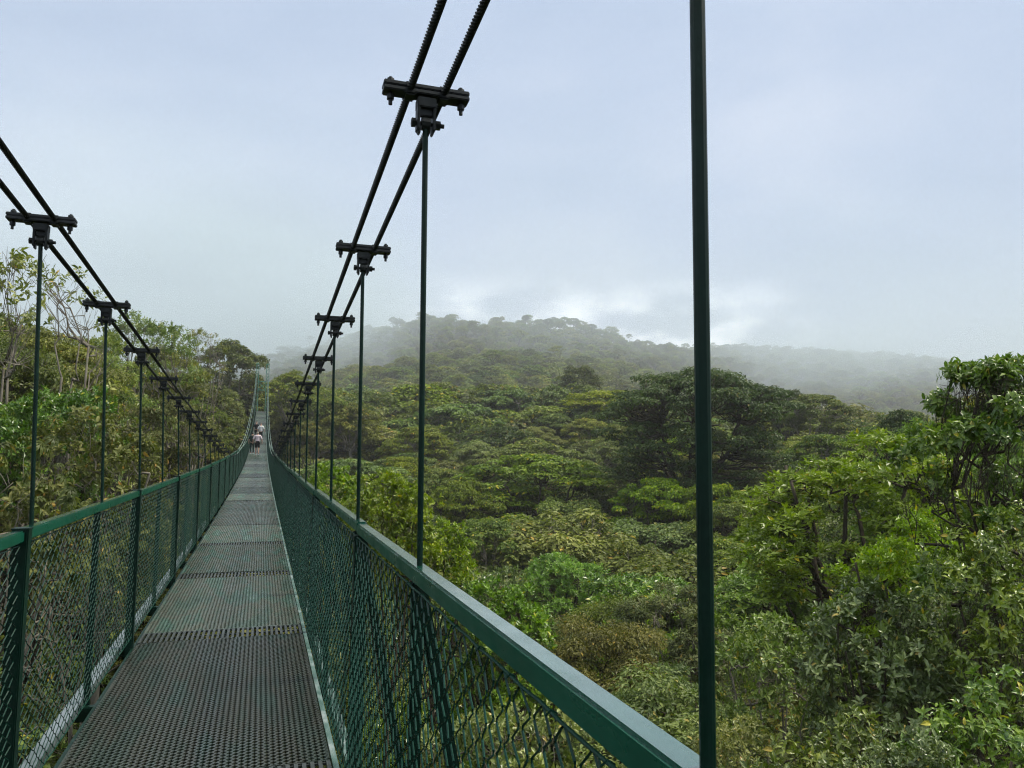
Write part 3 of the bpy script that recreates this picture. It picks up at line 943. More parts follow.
# single trees and shrubs the photograph shows clearly
PR['big'] = gen_tree('big', 51, 19, 11.0, 'umbrella', 440, 1.15, .48, 190, .32, .16, LM['dark'], BARK, tiers=.68, twigs=2, fork=.36, depth=1.35, tr=.42)
PR['sparse'] = gen_tree('sparse', 52, 13, 4.2, 'umbrella', 46, .85, .55, 9, .22, .11, LM['pale'], BARK_PALE, tiers=.5, twigs=8, fork=.35, ros=6, shape='l', droop=.3, depth=.9, tr=.16, sparse=.12)
PR['sparse2'] = gen_tree('sparse2', 53, 13, 4.6, 'umbrella', 56, .95, .5, 22, .21, .095, LM['pale'], BARK_PALE, tiers=.55, twigs=5, fork=.36, ros=7, droop=.3, depth=.9, tr=.17)
PR['palm_leaf'] = gen_tree('palm_leaf', 54, 5, 1.7, 'round', 22, .55, .7, 3.6, .26, .085, LM['olive'], BARK_PALE, depth=.42, twigs=1, palm=9, tr=.06)
PR['silver'] = gen_tree('silver', 55, 5, 1.9, 'round', 54, .46, .8, 17, .165, .078, LM['silver'], BARK, depth=.42, twigs=4, ros=8, shape='l', droop=.16, tr=.07)
PR['vine'] = gen_tree('vine', 56, 8, 1.9, 'round', 60, .50, 1.0, 17, .165, .082, LM['glossy'], BARK, depth=.46, twigs=5, ros=6, shape='l', droop=.3, tr=.11, sparse=.1)
PR['pale'] = gen_tree('pale', 57, 5, 2.0, 'round', 48, .46, .75, 17, .145, .070, LM['pale'], BARK_PALE, depth=.42, twigs=4, ros=7, shape='l', droop=.18, tr=.07)
PR['feather'] = gen_tree('feather', 58, 9, 3.0, 'round', 84, .60, .6, 30, .185, .082, LM['fresh'], BARK, depth=.36, twigs=4, ros=7, droop=.2, tr=.14)
PR['spray'] = gen_tree('spray', 61, 9, 2.3, 'umbrella', 84, .42, .7, 21, .18, .088, LM['spray'], BARK, tiers=.6, twigs=5, fork=.5, ros=7, shape='l', droop=.25, depth=1.1, tr=.11, sparse=.1)
PR['rosette'] = gen_tree('rosette', 59, 7, 2.3, 'round', 52, .55, .75, 20, .17, .085, LM['rosette'], BARK, depth=.36, twigs=3, ros=9, shape='l', droop=.08, tr=.1)
PR['brownbush'] = gen_tree('brownbush', 60, 7, 2.6, 'round', 60, .60, .8, 20, .18, .085, LM['brownish'], BARK_PALE, depth=.40, twigs=5, ros=7, shape='l', droop=.25, tr=.1)

HAND = [
    # key, name, px, top py, distance, height, width in px, label, category
    ('spray', 'leafy_tree', 1000, 360, 12, 9.5, 190, 'tall leafy tree whose glossy sprays stand against the sky over the silvery shrub', 'tree'),
    ('feather', 'feathery_tree', 845, 422, 24, 9, 265, 'bright green feathery tree beside the big dark flat-topped tree', 'tree'),
    ('feather', 'feathery_tree', 935, 412, 29, 10, 150, 'green feathery tree behind the bright feathery tree, close to the tall leafy tree', 'tree'),
    ('feather', 'feathery_bush', 905, 498, 18, 7, 190, 'low green feathery bush between the dense silvery shrub and bright feathery tree', 'bush'),
    ('silver', 'silvery_shrub', 882, 568, 10, 5, 165, 'dense round shrub with silvery grey-green leaves under the bright feathery tree', 'shrub'),
    ('vine', 'vine_shrub', 996, 478, 10, 7, 150, 'vine-hung green shrub beneath the tall leafy tree', 'shrub'),
    ('pale', 'pale_shrub', 770, 596, 13, 6, 160, 'pale yellow-green shrub just beyond the nearest hanger rod', 'shrub'),
    ('vine', 'glossy_shrub', 975, 640, 7.8, 4.5, 190, 'low glossy green shrub with big leaves below the vine-hung shrub', 'shrub'),
    ('silver', 'silvery_shrub', 905, 712, 7.4, 4.0, 150, 'small silvery shrub in front of the dense round silvery shrub', 'shrub'),
    ('vine', 'glossy_shrub', 830, 676, 8.4, 5, 190, 'glossy dark green shrub below the dense silvery shrub', 'shrub'),
    ('pale', 'pale_shrub', 745, 705, 9.5, 4.5, 120, 'small pale leaved shrub at the foot of the nearest hanger rod', 'shrub'),
    ('nearlime', 'round_bush', 567, 549, 45, 8, 100, 'round bright green bush alone in the valley beyond the handrail', 'bush'),
    ('rosette', 'rosette_shrub', 492, 566, 20, 7, 130, 'yellow-green rosette shrub between the handrail and the round bright bush', 'shrub'),
    ('nearrust', 'rusty_bush', 604, 612, 24, 8, 150, 'rusty brown bush in the valley behind the bare handrail', 'bush'),
    ('nearfern', 'feathery_bush', 668, 578, 30, 8, 140, 'grey-green bush of feathery sprays behind the rusty bush', 'bush'),
    ('nearfern', 'feathery_bush', 668, 660, 19, 7, 120, 'grey-green feathery bush between the rusty bush and nearest hanger rod', 'bush'),
    ('pale', 'pale_shrub', 500, 676, 11, 5, 200, 'pale olive shrub seen through the nearest chain link under the handrail', 'shrub'),
    ('pale', 'pale_shrub', 610, 745, 9.5, 4, 150, 'low pale shrub under the near end of the handrail', 'shrub'),
    ('rosette', 'rosette_shrub', 388, 460, 16.5, 8, 105, 'shrub with bright lime rosettes close outside the handrail between two hangers', 'shrub'),
    ('rosette', 'rosette_shrub', 328, 456, 22, 8, 62, 'small lime rosette shrub farthest along outside the handrail', 'shrub'),
    ('rosette', 'rosette_shrub', 440, 510, 18, 7.5, 90, 'green rosette shrub beside the hanger rod with the large clamp', 'shrub'),
    ('big', 'umbrella_tree', 690, 378, 83, 19, 212, 'huge dark flat-topped tree with tiered boughs standing above the valley forest', 'tree'),
    ('dark1', 'emergent_tree', 788, 386, 128, 15, 40, 'small dark emergent tree peeping over the slope beside the huge dark tree', 'tree'),
    ('umb1', 'umbrella_tree', 812, 397, 122, 14, 86, 'flat-topped tree with pale limbs in front of the small dark emergent tree', 'tree'),
    ('dark1', 'emergent_tree', 580, 362, 205, 17, 46, 'dark emergent tree on the crest just under the misty ridge', 'tree'),
    ('umb3', 'lime_tree', 600, 391, 150, 15, 110, 'wide yellow-green flat-topped tree on the crest beside the huge dark tree', 'tree'),
    ('dark1', 'dark_tree', 906, 404, 62, 12, 64, 'dark round tree behind the feathery trees', 'tree'),
    ('palm_leaf', 'palmate_tree', 18, 405, 9.5, 5.5, 165, 'young tree with large palmate leaves behind the railing', 'tree'),
    ('palm_leaf', 'palmate_tree', 82, 474, 10.5, 4.5, 110, 'small palmate leaved tree beside the brown bush at the railing', 'tree'),
    ('sparse', 'bare_tree', 30, 256, 21, 14, 215, 'thin tall tree with pale bare branches and sparse drooping leaves', 'tree'),
    ('sparse2', 'drooping_tree', 142, 317, 34, 13, 135, 'tall pale olive tree with drooping leaves, its top against the sky below the cables', 'tree'),
    ('sparse2', 'drooping_tree', 78, 352, 27, 12, 150, 'yellow-green tree with pale limbs below the branches of the tall bare tree', 'tree'),
    ('sparse', 'bare_tree', 203, 330, 48, 14, 66, 'slim sparse tree with pale twigs against the sky', 'tree'),
    ('sparse2', 'drooping_tree', 106, 338, 31, 12, 120, 'low olive tree with drooping leaves just under the tall pale olive tree', 'tree'),
    ('near2', 'layered_tree', 60, 338, 26, 11, 150, 'layered olive tree right under the pale branches of the tall bare tree', 'tree'),
    ('near2', 'layered_tree', 165, 352, 46, 12, 90, 'layered olive tree below the slim sparse tree', 'tree'),
    ('near1', 'bushy_tree', 22, 330, 24, 11, 120, 'bushy green tree behind the trunk of the tall bare tree', 'tree'),
    ('umb2', 'umbrella_tree', 230, 345, 136, 19, 84, 'flat umbrella tree with open limbs beside the far bridge tower', 'tree'),
    ('dark1', 'dark_tree', 188, 374, 76, 14, 112, 'dense dark tree on the bank below the slim sparse tree', 'tree'),
    ('round1', 'round_tree', 220, 384, 98, 14, 52, 'round mid-green tree between the umbrella tree and dense dark tree', 'tree'),
    ('umb3', 'lime_tree', 188, 436, 52, 8, 86, 'low bright yellow-green tree on the bank, seen between thin hanger rods beside the walkway', 'tree'),
    ('brownbush', 'brown_bush', 112, 408, 17, 7, 175, 'brownish green bush with large leaves behind the railing', 'bush'),
    ('nearglossy', 'glossy_tree', 45, 376, 19, 9, 150, 'glossy leafy tree beneath the tall bare tree', 'tree'),
    ('near2', 'layered_tree', 165, 402, 30, 9, 110, 'layered olive tree above the brown bush', 'tree'),
    ('umb2', 'olive_tree', 206, 408, 72, 10, 66, 'olive flat-topped tree next to the bridge where two walkers are', 'tree'),
    ('umb2', 'tower_tree', 292, 374, 132, 15, 62, 'tallest olive tree beside the tower across the bridge', 'tree'),
    ('round2', 'tower_tree', 322, 386, 128, 14, 60, 'rounded olive tree two crowns out from the far tower', 'tree'),
    ('round2', 'tower_tree', 350, 398, 124, 13, 66, 'rounded olive tree behind the cluster of far cable clamps', 'tree'),
    ('umb2', 'olive_tree', 306, 424, 96, 11, 58, 'low olive tree below the tallest tree by the tower', 'tree'),
    ('round1', 'tower_tree', 256, 398, 146, 14, 60, 'round green tree close behind the far tower', 'tree'),
]
for key, name, px, py, dist, h, wpx, lab, cat in HAND:
    place_px(key, name, px, py, dist, h, wpx, lab, cat)


# ------------------------------------------------------------------ scattered canopy trees, each one a thing
KN = {
    'umb1': ('canopy_tree', 'spreading flat-topped green tree', 'spreading green canopy trees'),
    'umb2': ('canopy_tree', 'flat-topped olive tree with pale limbs', 'olive flat-topped canopy trees'),
    'umb3': ('canopy_tree', 'flat-topped yellow-green tree', 'yellow-green canopy trees'),
    'round1': ('canopy_tree', 'rounded mid-green tree', 'rounded green canopy trees'),
    'round2': ('canopy_tree', 'rounded olive-green tree', 'rounded olive canopy trees'),
    'dark1': ('canopy_tree', 'dense dark green tree', 'dense dark canopy trees'),
    'tall1': ('canopy_tree', 'tall narrow green tree', 'tall narrow canopy trees'),
    'near1': ('forest_tree', 'bushy green tree with small leaves', 'bushy trees'),
    'near2': ('forest_tree', 'layered olive tree with small leaves', 'layered trees'),
    'nearfern': ('forest_tree', 'grey-green tree with feathery leaf sprays', 'feathery trees'),
    'nearlime': ('forest_tree', 'bright green leafy tree', 'bright leafy trees'),
    'nearrust': ('forest_tree', 'rusty brown leafed tree', 'rusty trees'),
    'nearglossy': ('forest_tree', 'glossy green leafed tree', 'glossy trees'),
    'nearbrown': ('forest_tree', 'brownish green leafed tree', 'brownish trees'),
}


def vnoise(x, y, s, seed):
    return math.sin(x / s + seed) * math.cos(y / s * 1.13 + seed * 2.1) + .5 * math.sin(x / s * 2.3 + y / s * 1.7 + seed * 3)


cells = {}


def free(x, y, d):
    for (a, b, w) in placed:
        if (a - x) ** 2 + (b - y) ** 2 < ((w + d) * .72) ** 2: return False
    return True


rs = random.Random(21)
cand = []
for _ in range(9000):
    r = 14 + (142 - 14) * rs.random() ** .62
    az = rs.uniform(-24, 57)
    cand.append((r, az))
cand.sort(key=lambda c: c[0] + rs.uniform(-6, 6))
n_sc = 0
for r, az in cand:
    x, y = polar(az, r)
    w = 4.6 + 6.2 * min(1, max(0, (r - 20) / 70))
    w *= rs.uniform(.68, 1.5)
    if not free(x, y, w / 2): continue
    if abs(x + .25) < w * .62 + 1.2 and 88 < y < 128: continue
    hc = float(canopy(x, y)[0]) + rs.gauss(0, .9 + r * .004)
    if abs(x + .25) < w * .72 + 2.6 and y < 121:
        hc = min(hc, float(deck_z(y)) - 2.2)
        if y < 10: continue
    if r < 22 and az > 0: hc -= .4
    nz_ = vnoise(x, y, 11 if r < 50 else 19, 3) + rs.gauss(0, .55)
    left = az < 1.5
    if r < 46:
        ks = ['nearrust', 'nearfern', 'near2', 'near1', 'nearglossy', 'nearlime'] if not left else ['nearbrown', 'nearglossy', 'near2', 'nearbrown', 'near1', 'nearfern']
        key = ks[int(min(5, max(0, (nz_ + 1.5) / 3 * 6)))]
        if key == 'nearrust' and rs.random() < .6: key = 'near2'
    else:
        ks = ['dark1', 'umb2', 'umb3', 'umb1', 'round1', 'umb3', 'round2'] if not left else ['round2', 'umb2', 'round1', 'dark1', 'umb2', 'round2', 'tall1']
        key = ks[int(min(6, max(0, (nz_ + 1.6) / 3.2 * 7)))]
    gz_ = float(ground_z(np.array([x]), np.array([y]))[0])
    h = max(5.0, hc - gz_ + .6)
    nm, lb, gr = KN[key]
    where = 'on the bank behind the railing with the nearest post' if left else ('in the valley below the bare handrail' if r < 46 else ('on the valley slope under the misty hill'))
    place(key, nm, x, y, hc, h, w * 1.25, lb + ' ' + where, 'tree', gr + ' ' + ('on the bank' if left else 'in the valley'))
    n_sc += 1
print('scattered', n_sc)


# ------------------------------------------------------------------ the far wood and the undergrowth: masses
def mass(name, protos, pts, rots, scls, kinds):
    """one object: points that carry copies of the unlinked prototype meshes"""
    me = bpy.data.meshes.new(name)
    n = len(pts)
    me.vertices.add(n); me.vertices.foreach_set('co', np.asarray(pts, np.float32).reshape(-1))
    a = me.attributes.new('rot', 'FLOAT_VECTOR', 'POINT'); a.data.foreach_set('vector', np.asarray(rots, np.float32).reshape(-1))
    a = me.attributes.new('scl', 'FLOAT_VECTOR', 'POINT'); a.data.foreach_set('vector', np.asarray(scls, np.float32).reshape(-1))
    a = me.attributes.new('kindn', 'INT', 'POINT'); a.data.foreach_set('value', np.asarray(kinds, np.int32))
    o = link(name, me)
    ng = bpy.data.node_groups.new(name, 'GeometryNodeTree')
    ng.interface.new_socket('Geometry', in_out='INPUT', socket_type='NodeSocketGeometry')
    ng.interface.new_socket('Geometry', in_out='OUTPUT', socket_type='NodeSocketGeometry')
    gi, go = ng.nodes.new('NodeGroupInput'), ng.nodes.new('NodeGroupOutput')
    jn = ng.nodes.new('GeometryNodeJoinGeometry')

    def attr(nm, t):
        q = ng.nodes.new('GeometryNodeInputNamedAttribute'); q.data_type = t; q.inputs[0].default_value = nm
        return q.outputs[0]
    rot, scl, kd = attr('rot', 'FLOAT_VECTOR'), attr('scl', 'FLOAT_VECTOR'), attr('kindn', 'INT')
    e2r = ng.nodes.new('FunctionNodeEulerToRotation'); ng.links.new(rot, e2r.inputs[0])
    for q, m_ in enumerate(protos):
        po = bpy.data.objects.new(m_.name, m_)
        oi = ng.nodes.new('GeometryNodeObjectInfo'); oi.inputs['Object'].default_value = po; oi.inputs['As Instance'].default_value = True
        ip = ng.nodes.new('GeometryNodeInstanceOnPoints')
        cmp_ = ng.nodes.new('FunctionNodeCompare'); cmp_.data_type = 'INT'; cmp_.operation = 'EQUAL'
        ng.links.new(kd, cmp_.inputs[2]); cmp_.inputs[3].default_value = q
        ng.links.new(gi.outputs[0], ip.inputs['Points'])
        ng.links.new(cmp_.outputs[0], ip.inputs['Selection'])
        ng.links.new(oi.outputs['Geometry'], ip.inputs['Instance'])
        ng.links.new(e2r.outputs[0], ip.inputs['Rotation']); ng.links.new(scl, ip.inputs['Scale'])
        ng.links.new(ip.outputs[0], jn.inputs[0])
    ng.links.new(jn.outputs[0], go.inputs[0])
    md = o.modifiers.new('scatter', 'NODES'); md.node_group = ng
    tag(o, kind='stuff')
    return o


far_protos = [
    gen_tree('far_tree', 31, 13, 5.6, 'umbrella', 60, 1.0, .46, 62, .62, .34, LM['mid'], BARK_PALE, tiers=.45, twigs=0, joined=True, side=5),
    gen_tree('far_tree', 32, 13, 4.6, 'round', 56, 1.05, .7, 66, .62, .34, LM['olive'], BARK_PALE, depth=.36, twigs=0, joined=True, side=5),
    gen_tree('far_tree', 33, 13, 4.8, 'round', 60, 1.0, .7, 62, .60, .34, LM['dark'], BARK, depth=.36, twigs=0, joined=True, side=5),
    gen_tree('far_tree', 34, 13, 5.4, 'umbrella', 54, 1.0, .46, 62, .60, .34, LM['lime'], BARK, tiers=.4, twigs=0, joined=True, side=5),
    gen_tree('far_tree', 35, 14, 4.4, 'umbrella', 14, 1.3, .5, 80, .60, .30, LM['olive'], BARK_PALE, tiers=.6, twigs=2, joined=True, side=5),
]


def poisson(n, rfun, az0, az1, spacing, seed, r0):
    g = random.Random(seed)
    grid = {}
    out = []
    for _ in range(n):
        r = rfun(g.random()); az = g.uniform(az0, az1)
        x, y = polar(az, r)
        s = spacing(r)
        c = (int(x // 10), int(y // 10))
        ok = True
        for i_ in range(-1, 2):
            for j_ in range(-1, 2):
                for (a, b) in grid.get((c[0] + i_, c[1] + j_), ()):
                    if (a - x) ** 2 + (b - y) ** 2 < s * s: ok = False; break
                if not ok: break
            if not ok: break
        if ok:
            grid.setdefault(c, []).append((x, y)); out.append((x, y, r, az))
    return out


fp0 = poisson(110000, lambda u: 136 + (2200 - 136) * u ** 1.35, -24, 60, lambda r: 6.2 + r * .0055, 5, 136)
fp = [q for q in fp0 if not (abs(q[0] + .25) < 5.5 and q[1] < 141)]
pts, rots, scls, kinds = [], [], [], []
g = random.Random(9)
xs_, ys_ = np.array([p[0] for p in fp]), np.array([p[1] for p in fp])
hcs = canopy(xs_, ys_)
for (x, y, r, az), hc in zip(fp, hcs):
    s = g.uniform(.68, 1.4) * (1 + .12 * vnoise(x, y, 60, 1)) * (1 + r * .00025)
    if g.random() < .05: s *= 1.25
    h = 13 * s
    z = hc + g.gauss(0, .8 + min(4.5, r * .004)) + (s - 1) * 4 - 13 * s
    n_ = vnoise(x, y, 34, 5) + g.gauss(0, .6)
    kd = 2 if n_ < -1.0 else 1 if n_ < -.15 else 0 if n_ < .8 else 3
    if g.random() < .06: kd = 4
    pts.append((x, y, z)); rots.append((g.gauss(0, .05), g.gauss(0, .05), g.uniform(0, 6.28)))
    q_ = g.uniform(.9, 1.55); scls.append((s * q_, s * q_ * g.uniform(.85, 1.15), s)); kinds.append(kd)
print('far', len(pts))
mass('distant_forest', far_protos, pts, rots, scls, kinds)

under_protos = [
    gen_tree('bush', 41, 3.2, 2.2, 'round', 22, .75, .7, 60, .30, .14, LM['mid'], BARK, depth=.46, twigs=2, joined=True, fork=.2),
    gen_tree('bush', 42, 3.2, 2.2, 'round', 20, .75, .7, 16, .34, .11, LM['olive'], BARK, depth=.46, twigs=2, joined=True, ros=7, fork=.2),
    gen_tree('bush', 43, 3.2, 2.2, 'round', 20, .75, .7, 60, .28, .14, LM['dark'], BARK, depth=.46, twigs=2, joined=True, fork=.2),
]
up_ = poisson(30000, lambda u: math.sqrt(5 ** 2 + u * (150 ** 2 - 5 ** 2)), -40, 66, lambda r: 2.0 + r * .012, 6, 5)
xs_, ys_ = np.array([p[0] for p in up_]), np.array([p[1] for p in up_])
gzs = ground_z(xs_, ys_)
pts, rots, scls, kinds = [], [], [], []
for (x, y, r, az), gz_ in zip(up_, gzs):
    s = g.uniform(.6, 1.25)
    if abs(x + .25) < 4 and y < 120: gz_ = min(gz_, float(deck_z(y)) - 5.5)
    pts.append((x, y, gz_ - .1)); rots.append((0, 0, g.uniform(0, 6.28))); scls.append((s, s, s * g.uniform(.8, 1.2))); kinds.append(g.randrange(3))
print('under', len(pts))
mass('undergrowth', under_protos, pts, rots, scls, kinds)

# ------------------------------------------------------------------ air, sky, light
def haze_box(name, lo, hi, dens, col=(.93, .96, 1.0), aniso=.0):
    mb = MB()
    mb.box([(a + b) / 2 for a, b in zip(lo, hi)], [b - a for a, b in zip(lo, hi)])
    m = bpy.data.materials.new(name); m.use_nodes = True
    nt = m.node_tree
    nt.nodes.remove(nt.nodes['Principled BSDF'])
    v = nt.nodes.new('ShaderNodeVolumePrincipled')
    v.inputs['Color'].default_value = (*col, 1)
    v.inputs['Density'].default_value = dens
    v.inputs['Anisotropy'].default_value = aniso
    nt.links.new(v.outputs[0], nt.nodes['Material Output'].inputs['Volume'])
    o = link(name, mb.mesh(name, m))
    tag(o, kind='stuff')
    return o


haze_box('haze', (-2800, -2800, float(gz.min()) - 1.0), (2800, 2800, float(gz.max()) + 120), .00030)

def mist(lo, hi):
    """low cloud caught on the hill: dense near the crest, thin and torn at its lower edge"""
    mb = MB()
    mb.box([(a + b) / 2 for a, b in zip(lo, hi)], [b - a for a, b in zip(lo, hi)])
    m = bpy.data.materials.new('mist'); m.use_nodes = True
    nt = m.node_tree
    nt.nodes.remove(nt.nodes['Principled BSDF'])
    v = nt.nodes.new('ShaderNodeVolumePrincipled')
    v.inputs['Color'].default_value = (.76, .87, .95, 1)
    ge = N(nt, 'ShaderNodeNewGeometry')
    sp = N(nt, 'ShaderNodeSeparateXYZ'); nt.links.new(ge.outputs['Position'], sp.inputs[0])

    def mth(op, a, b=None, c=None):
        q = N(nt, 'ShaderNodeMath', operation=op)
        for k_, val in enumerate((a, b, c)):
            if val is None: continue
            if isinstance(val, (int, float)): q.inputs[k_].default_value = val
            else: nt.links.new(val, q.inputs[k_])
        return q.outputs[0]

    def ss(src, a, b, lo_=0.0, hi_=1.0):
        q = N(nt, 'ShaderNodeMapRange', interpolation_type='SMOOTHSTEP')
        for k_, val in (('From Min', a), ('From Max', b), ('To Min', lo_), ('To Max', hi_)): q.inputs[k_].default_value = val
        nt.links.new(src, q.inputs['Value']); return q.outputs[0]
    mp = N(nt, 'ShaderNodeMapping'); mp.inputs['Scale'].default_value = (1 / 260, 1 / 260, 1 / 110)
    nt.links.new(ge.outputs['Position'], mp.inputs[0])
    nz = N(nt, 'ShaderNodeTexNoise'); nz.inputs['Scale'].default_value = 1.0; nz.inputs['Detail'].default_value = 3.0; nz.inputs['Roughness'].default_value = .6
    nt.links.new(mp.outputs[0], nz.inputs['Vector'])
    # direction seen from the valley: x / y grows to the east; the cloud hangs lower over the western shoulder
    ratio = mth('DIVIDE', sp.outputs['X'], sp.outputs['Y'])
    base = ss(ratio, .05, .26, MIST_W, MIST_E)
    base = mth('ADD', base, ss(ratio, .45, .85, 0.0, -.055))
    dist = N(nt, 'ShaderNodeVectorMath', operation='LENGTH'); nt.links.new(ge.outputs['Position'], dist.inputs[0])
    slope = mth('DIVIDE', sp.outputs['Z'], dist.outputs['Value'])
    hgt = mth('ADD', slope, mth('MULTIPLY', mth('SUBTRACT', nz.outputs['Fac'], .5), .20))
    lower = ss(mth('SUBTRACT', hgt, base), -.012, .05)
    torn = ss(nz.outputs['Fac'], .36, .62, .10, 1.0)
    west = ss(ratio, .06, .24, 3.2, 1.0)
    far = ss(dist.outputs['Value'], 420.0, 900.0)
    edge = ss(sp.outputs['Z'], hi[2] - 105, hi[2] - 10, 1.0, 0.0)
    d = mth('MULTIPLY', mth('MULTIPLY', mth('MULTIPLY', lower, torn), mth('MULTIPLY', west, far)), mth('MULTIPLY', edge, MIST_D))
    nt.links.new(d, v.inputs['Density'])
    nt.links.new(v.outputs[0], nt.nodes['Material Output'].inputs['Volume'])
    o = link('mist', mb.mesh('mist', m))
    tag(o, kind='stuff')


MIST_W, MIST_E, MIST_D = .055, .122, .0018
mist((-420, 330, 15), (2250, 2500, float(gz.max()) + 110))

w = bpy.data.worlds.new('World'); scene.world = w; w.use_nodes = True
nt = w.node_tree
bg = nt.nodes['Background']
sky = N(nt, 'ShaderNodeTexSky'); sky.sky_type = 'NISHITA'; sky.sun_disc = False
SUN_EL, SUN_AZ = R_(58), R_(92)        # azimuth clockwise from the bridge's direction
sky.sun_elevation = SUN_EL; sky.sun_rotation = SUN_AZ
sky.air_density = 1.2; sky.dust_density = 3.0
nt.links.new(sky.outputs[0], bg.inputs['Color']); bg.inputs['Strength'].default_value = .08
tc = N(nt, 'ShaderNodeTexCoord')
mp = N(nt, 'ShaderNodeMapping'); mp.inputs['Scale'].default_value = (1.0, 1.0, 2.4)
nt.links.new(tc.outputs['Generated'], mp.inputs[0])
nz = N(nt, 'ShaderNodeTexNoise'); nz.inputs['Scale'].default_value = 1.9; nz.inputs['Detail'].default_value = 6; nz.inputs['Roughness'].default_value = .5
nz.inputs['Distortion'].default_value = .35
nt.links.new(mp.outputs[0], nz.inputs['Vector'])
cr_ = ramp(nt, [(.30, (.43, .545, .735)), (.5, (.505, .615, .80)), (.68, (.615, .705, .865))])
nt.links.new(nz.outputs['Fac'], cr_.inputs[0])
# thinner, brighter cloud low over the hill
gd = (fwd * 1 + cam_r * ((572 - 512) / F_PX) + cam_u * ((384 - 340) / F_PX)).normalized()
dp = N(nt, 'ShaderNodeVectorMath', operation='DOT_PRODUCT'); dp.inputs[1].default_value = gd
nm_ = N(nt, 'ShaderNodeVectorMath', operation='NORMALIZE')
nt.links.new(tc.outputs['Generated'], nm_.inputs[0]); nt.links.new(nm_.outputs[0], dp.inputs[0])
sp0 = N(nt, 'ShaderNodeSeparateXYZ'); nt.links.new(nm_.outputs[0], sp0.inputs[0])
def sstep(src, a, b, lo=0.0, hi=1.0):
    q = N(nt, 'ShaderNodeMapRange', interpolation_type='SMOOTHSTEP')
    q.inputs['From Min'].default_value = a; q.inputs['From Max'].default_value = b; q.inputs['To Min'].default_value = lo; q.inputs['To Max'].default_value = hi
    nt.links.new(src, q.inputs['Value']); return q.outputs[0]
def mul(a, b):
    q = N(nt, 'ShaderNodeMath', operation='MULTIPLY'); nt.links.new(a, q.inputs[0]); nt.links.new(b, q.inputs[1]); return q.outputs[0]
glow_az = sstep(dp.outputs['Value'], math.cos(R_(19)), math.cos(R_(5)))
glow_el = sstep(sp0.outputs['Z'], math.sin(R_(7.0)), math.sin(R_(14)), 1.0, 0.0)
glow = mul(glow_az, glow_el)
nz3 = N(nt, 'ShaderNodeTexNoise'); nz3.inputs['Scale'].default_value = 9.0; nz3.inputs['Detail'].default_value = 6
nt.links.new(mp.outputs[0], nz3.inputs['Vector'])
mr3 = N(nt, 'ShaderNodeMapRange', interpolation_type='SMOOTHSTEP'); mr3.inputs['From Min'].default_value = .36; mr3.inputs['From Max'].default_value = .66
nt.links.new(nz3.outputs['Fac'], mr3.inputs['Value'])
mu = N(nt, 'ShaderNodeMath', operation='MULTIPLY'); nt.links.new(glow, mu.inputs[0]); nt.links.new(mr3.outputs[0], mu.inputs[1])
mx = N(nt, 'ShaderNodeMixRGB'); nt.links.new(mu.outputs[0], mx.inputs[0]); nt.links.new(cr_.outputs[0], mx.inputs[1]); mx.inputs[2].default_value = (2.6, 2.65, 2.7, 1)
bg2 = N(nt, 'ShaderNodeBackground')
# a heavier bank of cloud low down beyond the bridge's far end
gd2 = (fwd + cam_r * ((250 - 512) / F_PX) + cam_u * ((384 - 372) / F_PX)).normalized()
dp2 = N(nt, 'ShaderNodeVectorMath', operation='DOT_PRODUCT'); dp2.inputs[1].default_value = gd2
nt.links.new(nm_.outputs[0], dp2.inputs[0])
md2 = N(nt, 'ShaderNodeMapRange', interpolation_type='SMOOTHSTEP')
md2.inputs['From Min'].default_value = math.cos(R_(15)); md2.inputs['From Max'].default_value = math.cos(R_(3)); md2.inputs['To Max'].default_value = .85
nt.links.new(dp2.outputs['Value'], md2.inputs['Value'])
mxd = N(nt, 'ShaderNodeMixRGB'); mxd.inputs[2].default_value = (.26, .36, .42, 1)
nt.links.new(md2.outputs[0], mxd.inputs[0]); nt.links.new(mx.outputs[0], mxd.inputs[1])
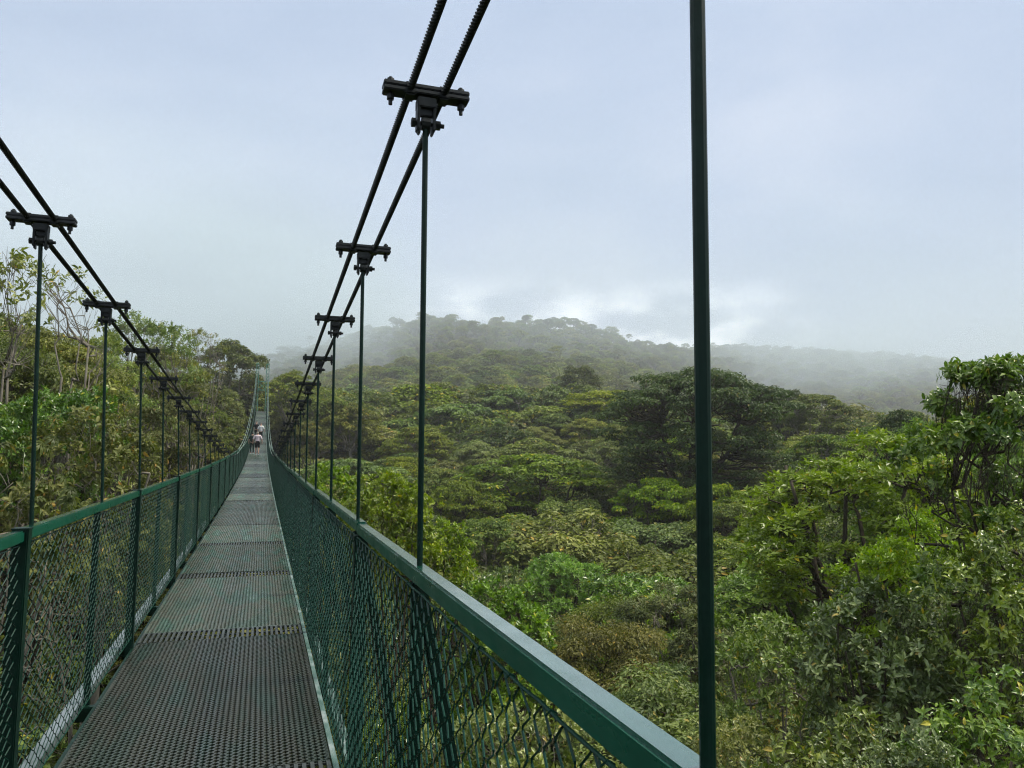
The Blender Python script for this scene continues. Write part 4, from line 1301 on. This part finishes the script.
# an overcast sky is brightest overhead
sp = N(nt, 'ShaderNodeSeparateXYZ'); nt.links.new(nm_.outputs[0], sp.inputs[0])
mz = N(nt, 'ShaderNodeMapRange', interpolation_type='SMOOTHSTEP')
mz.inputs['From Min'].default_value = .50; mz.inputs['From Max'].default_value = .95; mz.inputs['To Min'].default_value = 1.0; mz.inputs['To Max'].default_value = 1.9
nt.links.new(sp.outputs['Z'], mz.inputs['Value'])
nt.links.new(mz.outputs[0], bg2.inputs['Strength'])
mw_ = N(nt, 'ShaderNodeMapRange', interpolation_type='SMOOTHSTEP')
mw_.inputs['From Min'].default_value = .52; mw_.inputs['From Max'].default_value = .85
nt.links.new(sp.outputs['Z'], mw_.inputs['Value'])
mxw = N(nt, 'ShaderNodeMixRGB'); mxw.inputs[2].default_value = (.66, .66, .62, 1)
nt.links.new(mw_.outputs[0], mxw.inputs[0]); nt.links.new(mxd.outputs[0], mxw.inputs[1]); nt.links.new(mxw.outputs[0], bg2.inputs['Color'])
ms = N(nt, 'ShaderNodeMixShader'); ms.inputs[0].default_value = .93
nt.links.new(bg.outputs[0], ms.inputs[1]); nt.links.new(bg2.outputs[0], ms.inputs[2])
nt.links.new(ms.outputs[0], nt.nodes['World Output'].inputs['Surface'])

sl = bpy.data.lights.new('sun', 'SUN'); sl.energy = 4.2; sl.angle = R_(12); sl.color = (1.0, .93, .80)
so = bpy.data.objects.new('sun', sl); COL.objects.link(so)
sd = Vector((math.sin(SUN_AZ) * math.cos(SUN_EL), math.cos(SUN_AZ) * math.cos(SUN_EL), math.sin(SUN_EL)))
so.rotation_euler = (-sd).to_track_quat('-Z', 'Y').to_euler()
so.location = (30, 20, 60)

vs = scene.view_settings
vs.view_transform = 'Standard'; vs.look = 'None'; vs.exposure = 0.15; vs.gamma = 1.0; vs.use_curve_mapping = False
scene.display_settings.display_device = 'sRGB'
cy = scene.cycles
cy.use_denoising = True
try: cy.denoiser = 'OPENIMAGEDENOISE'
except Exception: pass
cy.denoising_prefilter = 'FAST'
cy.max_bounces = 6; cy.diffuse_bounces = 2; cy.glossy_bounces = 2; cy.transmission_bounces = 2; cy.transparent_max_bounces = 6; cy.volume_bounces = 2
cy.use_adaptive_sampling = True; cy.adaptive_threshold = .02
cy.caustics_reflective = False; cy.caustics_refractive = False
cy.volume_step_rate = 1.5; cy.volume_max_steps = 128
cy.sample_clamp_indirect = 4.0
cy.filter_width = 1.15
